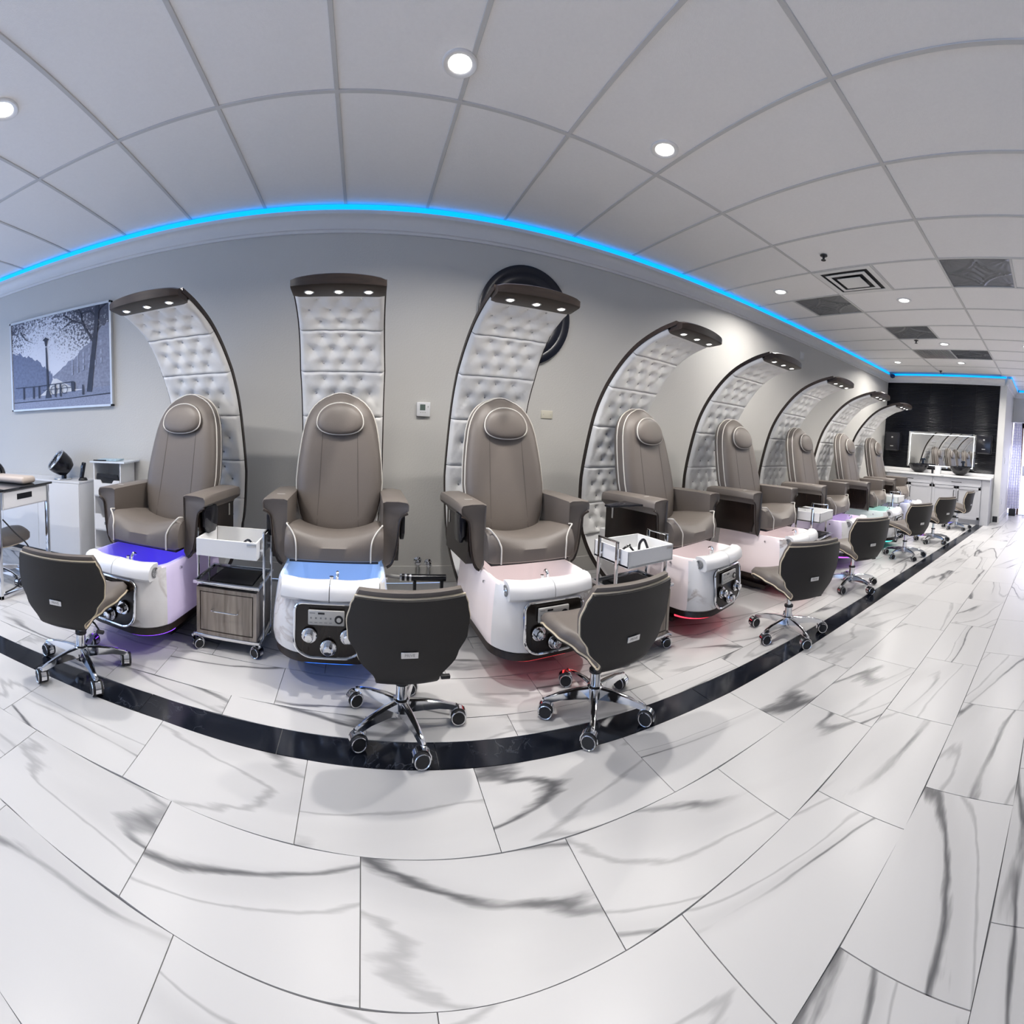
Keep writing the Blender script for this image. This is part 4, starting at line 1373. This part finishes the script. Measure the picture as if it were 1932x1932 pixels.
# desk fan: black drum on a chrome foot, tilted upwards to the left
fan = tag(empty('desk_fan', (-2.80, 3.42, .785)), 'round black desk fan tilted upwards on the low white cabinet', 'fan')
MB().lathe([(.09, 0), (.095, .004), (.09, .012), (.03, .018)], 28).build('foot', chrome, fan)
M = Matrix.Translation((-.0, -.02, .155)) @ Matrix.Rotation(radians(-38), 4, 'Y') @ Matrix.Rotation(radians(38), 4, 'X')
MB().lathe([(.03, -.115), (.075, -.10), (.105, -.05), (.118, .02), (.120, .075), (.110, .078), (.105, .03), (.06, -.06), (.01, -.07)], 32, M, cap=False).build('drum', black_gloss, fan)
MB().lathe([(.121, .070), (.124, .078), (.112, .084), (.106, .074)], 32, M, cap=False).build('front_ring', chrome, fan)
for q in range(5):
    M2 = M @ Matrix.Rotation(2 * pi * q / 5, 4, 'Z')
    MB().add([M2 @ Vector(p) for p in ((.02, -.015, .01), (.095, -.045, .022), (.098, .02, .0), (.03, .018, .0), (.02, -.015, .006), (.095, -.045, .018), (.098, .02, -.004), (.03, .018, -.004))], [(0, 1, 2, 3), (7, 6, 5, 4), (0, 4, 5, 1), (1, 5, 6, 2), (2, 6, 7, 3), (3, 7, 4, 0)]).build('blade', silver, fan, False)
MB().lathe([(.03, -.02), (.032, .02), (.02, .036), (.002, .04)], 16, M).build('hub', black_gloss, fan)
g = MB()
for q in range(18):
    a = 2 * pi * q / 18
    g.cyl(M @ Vector((.02 * cos(a), .02 * sin(a), .066)), M @ Vector((.116 * cos(a + .5), .116 * sin(a + .5), .080)), .0016, 5)
g.build('guard', chrome, fan)
MB().b2(-.02, .03, .0, .03, .01, .10, .006).build('stem', black_gloss, fan)
# cordless phone in its cradle
ph_ = tag(empty('cordless_phone', (-2.545, 3.42, .785)), 'black cordless phone standing in its charger on the white cabinet', 'phone')
MB().lathe([(.045, 0), (.044, .010), (.034, .026), (.012, .03)], 20).build('cradle', black_matte, ph_)
M = Matrix.Translation((0, 0, .095)) @ Matrix.Rotation(radians(-10), 4, 'X') @ Matrix.Rotation(radians(5), 4, 'Y')
MB().box((0, 0, 0), (.045, .026, .155), .010, 3, M.to_3x3()).build('handset', black_gloss, ph_).location = (0, 0, .1)
MB().box((0, 0, 0), (.028, .003, .03), .001, 1, M.to_3x3()).build('screen', glass_dark, ph_).location = (0, -.016, .135)

# ---- narrow storage tower with pull-out bins
tw = tag(empty('storage_tower', (-2.205, 3.46, 0)), 'narrow white storage tower with pull out bins beside the cabinet', 'storage tower')
hw_, dp = .150, .13
MB().b2(-hw_, -hw_ + .012, -dp, dp, 0, .97, .002).build('side', satin_white, tw, False)
MB().b2(hw_ - .012, hw_, -dp, dp, 0, .97, .002).build('side', satin_white, tw, False)
MB().b2(-hw_, hw_, dp - .01, dp, 0, .97).build('back_panel', satin_white, tw, False)
MB().b2(-hw_ - .03, hw_ + .05, -dp - .02, dp, .972, .988, .003).build('top_plate', acrylic, tw, False)
for z in (.02, .34, .66):
    MB().b2(-hw_ + .012, hw_ - .012, -dp, dp, z, z + .01).build('shelf', satin_white, tw, False)
    fr = MB().prism([(-hw_ + .014, z + .012), (hw_ - .014, z + .012), (hw_ - .014, z + .155), (.075, z + .155), (.055, z + .125), (-.055, z + .125), (-.075, z + .155), (-hw_ + .014, z + .155)], -dp - .006, -dp + .008, 'Y')
    bn = fr.build('bin', satin_white, tw, False)
    lb_ = MB().b2(-.03, .03, -dp - .009, -dp - .005, z + .06, z + .085, .001).build('label_holder', black_matte, bn, False)
    MB().b2(-.022, .022, -dp - .0105, -dp - .008, z + .065, z + .080).build('label_card', trim_white, lb_, False)
sc_ = tag(empty('tablet_stand', (-2.205, 3.40, .672)), 'black folded tablet lying in the top bin of the storage tower', 'tablet')
MB().prism([(-.105, .0), (.105, .0), (.125, .10), (.10, .19), (-.12, .20), (-.125, .12)], -.055, -.035, 'Y').build('body', black_matte, sc_, False)
MB().prism([(-.085, .02), (.085, .02), (.098, .10), (.08, .16), (-.10, .17)], -.058, -.0555, 'Y').build('screen', glass_dark, sc_, False)
tag(MB().b2(-2.33, -2.12, 3.36, 3.50, .989, 1.003, .003).build('magazine', mat('blue_white_print', (.45, .6, .75), .3, var=.5, scale=20)), 'blue and white brochure on top of the storage tower', 'brochure').location = (0, 0, 0)
tag(MB().tube([(-2.35, 3.33, .995), (-2.22, 3.345, .995)], .006, 8).build('pen', black_gloss), 'black pen lying at the edge of the storage tower top', 'pen')

# ---- manicure desk: chrome frame, glass top, white drawer case
dk = tag(empty('manicure_desk', (-2.44, 2.2, 0)), 'manicure desk with chrome frame, dark glass top and white drawers at left edge', 'desk')
m = MB()
for yy in (0.0, .56):
    m.b2(-.03, 0, yy - .0, yy + .03, 0, .835, .002)
m.b2(-.03, 0, 0, .59, 0, .03, .002)
m.b2(-1.1, 0, .56, .59, 0, .03, .002).b2(-1.1, -1.07, 0, .59, 0, .03, .002)
for yy in (0.0, .56):
    m.b2(-1.1, -1.07, yy, yy + .03, 0, .835, .002)
m.tube([(-.015, .575, .03), (-.015, .44, .14)], .006, 6)
m.build('frame', chrome, dk)
MB().b2(-1.12, .02, -.02, .61, .835, .853, .003).build('glass_top', glass_dark, dk, False)
cs = MB().b2(-.50, -.004, .05, .555, .69, .832, .003).build('drawer_case', satin_white, dk, False)
MB().b2(-.004, .004, .055, .55, .70, .826, .002).build('drawer_front', satin_white, dk, False)
MB().b2(.003, .006, .20, .37, .755, .800, .001).build('drawer_pull', black_gloss, dk, False)
tag(MB().box((-2.69, 2.60, .885), (.42, .16, .062), .028, 4).build('arm_cushion', mat('beige_vinyl', (.62, .53, .46), .4)), 'beige padded arm cushion lying on the manicure desk', 'cushion')
lm = tag(empty('nail_lamp', (-3.03, 2.62, .854)), 'black ribbed nail lamp at the left edge of the desk', 'nail lamp')
for q in range(5):
    MB().tube(catmull([(-.10, -.10 + q * .05, .025), (-.10, -.10 + q * .05, .10), (.0, -.10 + q * .05, .14), (.08, -.10 + q * .05, .09), (.10, -.10 + q * .05, .025)], 5), .024, 8).build('rib', black_gloss, lm)
# cable of the desk
tag(MB().tube(catmull([(-2.45, 2.25, .62), (-2.40, 2.32, .52), (-2.33, 2.40, .40), (-2.36, 2.42, .26), (-2.40, 2.36, .10), (-2.46, 2.26, .04)], 6), .006, 7).build('power_cable', black_matte), 'black cable looping down from the manicure desk', 'cable')

# ---- thermostat, outlets and fittings on the chair wall
th = tag(empty('thermostat', (.497, W, 1.46)), 'small white wall thermostat between second and third chairs', 'thermostat')
MB().b2(-.056, .056, -.028, 0, -.058, .058, .006).build('body', gloss_white, th)
MB().b2(-.030, .014, -.030, -.027, -.008, .040, .001).build('screen', mat('lcd_grey', (.12, .16, .14), .3), th, False)
for q in range(3):
    MB().b2(-.028 + q * .018, -.018 + q * .018, -.030, -.027, -.030, -.022, .001).build('button', silver, th, False)
MB().b2(.032, .040, -.030, -.027, .015, .030, .001).build('button', silver, th, False)
ot = tag(empty('blank_wall_plate', (1.60, W, 1.467)), 'cream blank wall plate right of the third chair', 'wall plate')
MB().b2(-.056, .056, -.008, 0, -.036, .036, .003).build('plate', mat('cream_plastic', (.74, .70, .58), .4), ot)
MB().cyl((-.035, -.008, 0), (-.035, -.0095, 0), .004, 8).build('screw', silver, ot)
MB().cyl((.035, -.008, 0), (.035, -.0095, 0), .004, 8).build('screw', silver, ot)
ot = tag(empty('speaker_plate', (5.48, W, 2.655)), 'small white plate high on the wall near the crown', 'wall plate')
MB().b2(-.055, .055, -.010, 0, -.06, .06, .003).build('plate', wall_white, ot)
MB().b2(-.035, .035, -.013, -.009, -.04, .04, .002).build('insert', trim_white, ot)
# round dark disc (decorative mirror frame without glass) behind the third canopy
dc = tag(empty('round_wall_disc', (1.35, W, 2.30)), 'large round black concentric disc on the wall behind the third canopy', 'wall disc')
Mx = Matrix.Rotation(pi / 2, 4, 'X')
disc_mat = mat('blue_black_gloss', (.010, .012, .022), .28)
MB().lathe([(.40, 0), (.42, .012), (.42, .03), (.385, .042), (.35, .030)], 64, Mx, cap=False).build('outer_ring', disc_mat, dc)
MB().lathe([(.35, .0), (.35, .032), (.31, .040), (.27, .026)], 64, Mx, cap=False).build('middle_ring', disc_mat, dc)
MB().lathe([(.272, .0), (.27, .028), (.22, .034), (.02, .022)], 64, Mx).build('centre', disc_mat, dc)
# two water stop valves and the drain pipe behind the second stool
for q, x in enumerate((.485, .575)):
    t = tag(empty('water_valve', (x, W, .19 - q * .02)), ('left' if q == 0 else 'right') + ' of two chrome water stop valves low on the wall', 'valve', 'water stop valves')
    MB().lathe([(.034, 0), (.032, .004), (.014, .010), (.012, .05)], 18, Mx).build('flange', chrome, t)
    MB().lathe([(.020, .05), (.024, .056), (.024, .066), (.016, .072)], 12, Mx).build('handle', chrome, t)
    MB().cyl((0, -.04, 0), (0, -.04, -.10), .006, 8).build('pipe', chrome, t)
vp = tag(empty('drain_hose', (0, 0, 0)), 'black drain pipe with chrome collars lying between second and third basins', 'pipe')
MB().cyl((.31, 3.17, .20), (.64, 3.135, .20), .026, 16).build('pipe', black_gloss, vp)
for x in (.30, .335, .37):
    MB().cyl((x, 3.171 - .11 * (x - .31), .20), (x + .014, 3.171 - .11 * (x - .296), .20), .031, 16).build('collar', chrome, vp)
MB().tube(catmull([(.30, 3.17, .20), (.22, 3.19, .205), (.14, 3.20, .215), (.06, 3.18, .20)], 5), .016, 10).build('hose', silver, vp)
MB().b2(.40, .42, 3.14, 3.18, 0, .178).build('support', black_matte, vp, False)
MB().b2(.60, .62, 3.12, 3.16, 0, .178).build('support', black_matte, vp, False)
# ================================================================ FAR END
CF = XE - .50            # cabinet fronts
# ---- vanity base cabinets
edges = [1.30, 2.30, 3.30]
handle_m = mat('dark_bronze', (.02, .02, .022), .45)
vanity_white = mat('vanity_white', (.52, .52, .545), .5, var=.01)
for q in range(2):
    ya, yb = edges[q], edges[q + 1]
    lb = 'white shaker vanity cabinet under the %s black sink' % ('right' if q == 0 else 'left')
    c = tag(empty('vanity_cabinet', (CF, (ya + yb) / 2, 0)), lb, 'cabinet', 'vanity cabinets')
    w2 = (yb - ya) / 2
    MB().b2(.02, .48, -w2, w2, .09, .895).build('carcass', vanity_white, c, False)
    MB().b2(.07, .48, -w2, w2, 0, .09).build('kick', vanity_white, c, False)
    def shaker(name, y0, y1, z0, z1, rail=.05):
        d = MB()
        for a, b, e, f in ((y0, y1, z0, z0 + rail), (y0, y1, z1 - rail, z1), (y0, y0 + rail, z0, z1), (y1 - rail, y1, z0, z1)):
            d.b2(0, .02, a, b, e, f, .002)
        d.b2(.010, .02, y0 + .01, y1 - .01, z0 + .01, z1 - .01)
        return d.build(name, vanity_white, c, False)
    dr = shaker('drawer', -w2 + .008, w2 - .008, .74, .885, .02)
    MB().tube(catmull([(0, -.09, .815), (-.03, -.09, .815), (-.032, 0, .815), (-.03, .09, .815), (0, .09, .815)], 4), .0065, 8).build('handle', handle_m, dr)
    for s in (-1, 1):
        d = shaker('door', min(s * .004, s * (w2 - .008)), max(s * .004, s * (w2 - .008)), .10, .73)
        MB().tube(catmull([(0, s * .045, .45), (-.03, s * .045, .45), (-.032, s * .045, .545), (-.03, s * .045, .64), (0, s * .045, .64)], 4), .0065, 8).build('handle', handle_m, d)
tag(MB().b2(CF + .02, XE, 1.135, 1.295, 0, .895).build('filler_panel', vanity_white), 'white filler panel closing the right end of the vanity', 'panel')
tag(MB().b2(CF - .025, XE, 1.13, W - .02, .897, .937, .006).build('counter_top', counter_marble), 'white marble counter top with grey veins below the lit mirror', 'counter top')
tag(MB().b2(XE - .022, XE - .001, 1.13, W - .02, .938, .998, .003).build('backsplash', counter_marble), 'low white marble backsplash strip behind the sinks', 'backsplash')
# ---- vessel sinks with taps
for q, yy in enumerate((2.67, 1.79)):
    s = tag(empty('vessel_sink', (XE - .30, yy, .937)), ('left' if q == 0 else 'right') + ' black glass bowl sink on the marble counter', 'sink', 'bowl sinks')
    MB().lathe([(.07, 0), (.09, .014), (.15, .06), (.20, .125), (.215, .175), (.208, .175), (.185, .12), (.12, .05), (.02, .03)], 32).build('bowl', black_gloss, s)
    MB().lathe([(.207, .172), (.216, .174), (.216, .179), (.207, .178)], 32, cap=False).build('rim', black_gloss, s)
    f_ = MB().cyl((.225, .0, 0), (.225, .0, .26), .016, 14)
    f_.tube(catmull([(.225, 0, .24), (.20, 0, .285), (.14, 0, .285), (.10, 0, .26)], 5), .013, 10).box((.222, 0, .28), (.026, .06, .03), .006)
    f_.build('tap', black_gloss, s)
# ---- lit mirror
mr_ = tag(empty('lit_mirror', (XE - .001, 2.285, 1.42)), 'wide frameless mirror with white led border reflecting the spa chairs', 'mirror')
mw, mh = .735, .375
mirror_m = mat('mirror_glass', (.80, .81, .82), .015, metal=1.0, var=0)
MB().b2(-.032, -.004, -mw, mw, -mh, mh, .002).build('glass', mirror_m, mr_, False)
ledw = mat('white_led_line', (.9, .9, .9), .4, emit=(.93, .97, 1.0), es=1.5)
for a, b, e, f in ((-mw + .035, mw - .035, mh - .050, mh - .036), (-mw + .035, mw - .035, -mh + .036, -mh + .050), (-mw + .035, -mw + .049, -mh + .036, mh - .036), (mw - .049, mw - .035, -mh + .036, mh - .036)):
    MB().b2(-.0335, -.0318, a, b, e, f).build('led_line', ledw, mr_, False)
# ---- towel dispensers
for q, (yy, lb) in enumerate(((3.34, 'black towel dispenser left of the lit mirror'), (1.36, 'black towel dispenser right of the lit mirror'))):
    t = tag(empty('towel_dispenser', (XE - .001, yy, 1.60 if q else 1.55)), lb, 'dispenser', 'towel dispensers')
    MB().b2(-.20, 0, -.165, .165, -.20, .20, .03, 4).build('case', black_gloss, t)
    MB().b2(-.203, -.198, -.018, .018, .075, .105, .002).build('lock', silver, t)
    MB().b2(-.206, -.196, -.12, .12, -.20, -.17, .004).build('paper_slot', black_matte, t)
    MB().b2(-.2025, -.199, -.035, .035, -.105, -.092).build('printed_mark', silver, t, False)
# ---- soap box on the counter
sb_ = tag(empty('tissue_box', (CF + .20, 2.25, .937)), 'small white box standing between the two bowl sinks', 'box')
MB().b2(-.05, .05, -.055, .055, 0, .155, .004).build('box', gloss_white, sb_)
MB().lathe([(.012, .155), (.012, .17), (.004, .18), (.004, .20)], 10).build('pump', chrome, sb_)
tag(MB().lathe([(.022, 0), (.024, .07), (.012, .085), (.012, .10)], 14).build('small_bottle', black_gloss), 'tiny black bottle beside the white box on the counter', 'bottle').location = (CF + .17, 2.36, .937)
# camera sensor at the corner of the led line
tag(MB().lathe([(.01, -.05), (.045, -.035), (.055, 0), (.045, .03), (.01, .04)], 16).build('security_camera', mat('navy_plastic', (.02, .03, .10), .25)), 'small dark blue dome camera in the corner above the accent wall', 'camera').location = (XE - .15, W - .15, CEIL - .06)

# ---- return wall fittings
t = tag(empty('wall_switch', (XE + .55, .98, 1.30)), 'white light switch on the return wall beside the curtain', 'switch')
MB().b2(-.05, .05, -.010, 0, -.065, .065, .003).build('plate', gloss_white, t)
MB().b2(-.015, .015, -.014, -.008, -.03, .03, .002).build('rocker', silver, t)
t = tag(empty('power_outlet', (XE + .35, .98, .42)), 'white power outlet low on the return wall', 'outlet')
MB().b2(-.04, .04, -.008, 0, -.06, .06, .003).build('plate', gloss_white, t)
MB().b2(-.015, .015, -.010, -.007, .01, .035, .002).build('socket', grey_print, t)
MB().b2(-.015, .015, -.010, -.007, -.035, -.01, .002).build('socket', grey_print, t)
tag(MB().b2(XE - .008, XE + .03, 1.0, 1.10, .02, .14, .003).build('black_corner_block', black_matte), 'small black kick block at the foot of the return wall corner', 'block')

# ---- exit door with glass, and its bright curtain
fr = MB().b2(XF - .02, XF + .12, -.45, -.40, 0, 2.25).b2(XF - .02, XF + .12, .69, .74, 0, 2.25).b2(XF - .02, XF + .12, -.45, .74, 2.12, 2.25)
door = structure(fr.build('door_1', mat('brown_door_frame', (.20, .12, .08), .4), None, False))
lav = mat('frosted_daylight_glass', (.85, .85, .95), .35, emit=(.80, .78, 1.0), es=1.6)
MB().b2(XF + .04, XF + .07, -.40, .69, .02, 2.12).build('door_glass', lav, door, False)
MB().b2(XF + .04, XF + .07, .74, .96, .02, 2.25).build('curtain_backlight', lav, door, False)  # glowing pane added behind the curtain so the cloth looks backlit
MB().b2(XF + .02, XF + .04, .58, .66, .95, 1.20, .006).tube([(XF + .02, .60, 1.18), (XF - .04, .60, 1.18), (XF - .04, .60, .98), (XF + .02, .60, .98)], .010, 8).build('door_handle', brushed, door)
MB().b2(XF + .02, XF + .045, .50, .58, 1.82, 1.90).build('door_sign', black_matte, door, False)
MB().b2(XF - .05, XF + .03, -.40, .69, 0, .012).build('threshold', brushed, door, False)
def curtain_mat():
    m = bpy.data.materials.new('lilac_ring_curtain')
    m.use_nodes = True
    nt = m.node_tree; b = nt.nodes['Principled BSDF']; L = nt.links.new
    tc = nd(nt, 'ShaderNodeTexCoord')
    mp = nd(nt, 'ShaderNodeMapping'); mp.inputs['Scale'].default_value = (0, 15, 15); L(tc.outputs['Object'], mp.inputs[0])
    vo = nd(nt, 'ShaderNodeTexVoronoi', feature='DISTANCE_TO_EDGE'); vo.inputs['Scale'].default_value = 1.0; vo.inputs['Randomness'].default_value = .35
    L(mp.outputs[0], vo.inputs['Vector'])
    r = nd(nt, 'ShaderNodeMapRange'); r.inputs[1].default_value = .04; r.inputs[2].default_value = .09
    L(vo.outputs['Distance'], r.inputs[0])
    mx = nd(nt, 'ShaderNodeMix', data_type='RGBA'); mx.inputs[6].default_value = (.68, .68, .84, 1); mx.inputs[7].default_value = (.94, .94, .98, 1)
    L(r.outputs[0], mx.inputs[0]); L(mx.outputs[2], b.inputs['Base Color'])
    b.inputs['Roughness'].default_value = .8
    tr = nd(nt, 'ShaderNodeBsdfTranslucent'); L(mx.outputs[2], tr.inputs[0])
    ms = nd(nt, 'ShaderNodeMixShader'); ms.inputs[0].default_value = .45
    L(b.outputs[0], ms.inputs[1]); L(tr.outputs[0], ms.inputs[2]); L(ms.outputs[0], nt.nodes['Material Output'].inputs[0])
    return m
ct = tag(empty('curtain', (XF - .12, .82, 0)), 'lilac white curtain with ring pattern hanging beside the exit door', 'curtain')
m = MB()
def cf(u, v):
    z = .16 + v * 2.07
    sp = .15 - .055 * v
    y = (u - .5) * 2 * sp
    return Vector((.035 * sin(u * pi * 9) * (.6 + .4 * (1 - v)), y, z))
m.grid(cf, 60, 14)
m.grid(lambda u, v: cf(u, v) + Vector((.004, 0, 0)), 60, 14)
m.build('cloth', curtain_mat(), ct, True, 80)
MB().cyl((0, -1.35, 2.245), (0, .16, 2.245), .012, 10).cyl((0, .12, 2.245), (.12, .12, 2.245), .010, 8).build('curtain_rod', brushed, ct)
rg_ = MB().tube([(0 + .022 * cos(a), 0, .022 * sin(a)) for a in [2 * pi * i / 14 for i in range(14)]], .003, 5, True).mesh('ring', chrome)
for q in range(5):
    o = put(rg_, 'ring', 0, -.08 + q * .04, 2.238, ct)
tag(MB().b2(XF - .30, XF - .12, .74, .90, 0, .16, .005).build('waste_bin', black_matte), 'small black bin standing under the curtain', 'bin')
# daylight entering at the glass door (the pane itself is frosted and glows)
area_light('door_daylight', (XF - .02, .14, 1.15), 1.0, 14, (.72, .76, 1.0), (0, pi / 2, 0), 'RECTANGLE', 1.9)
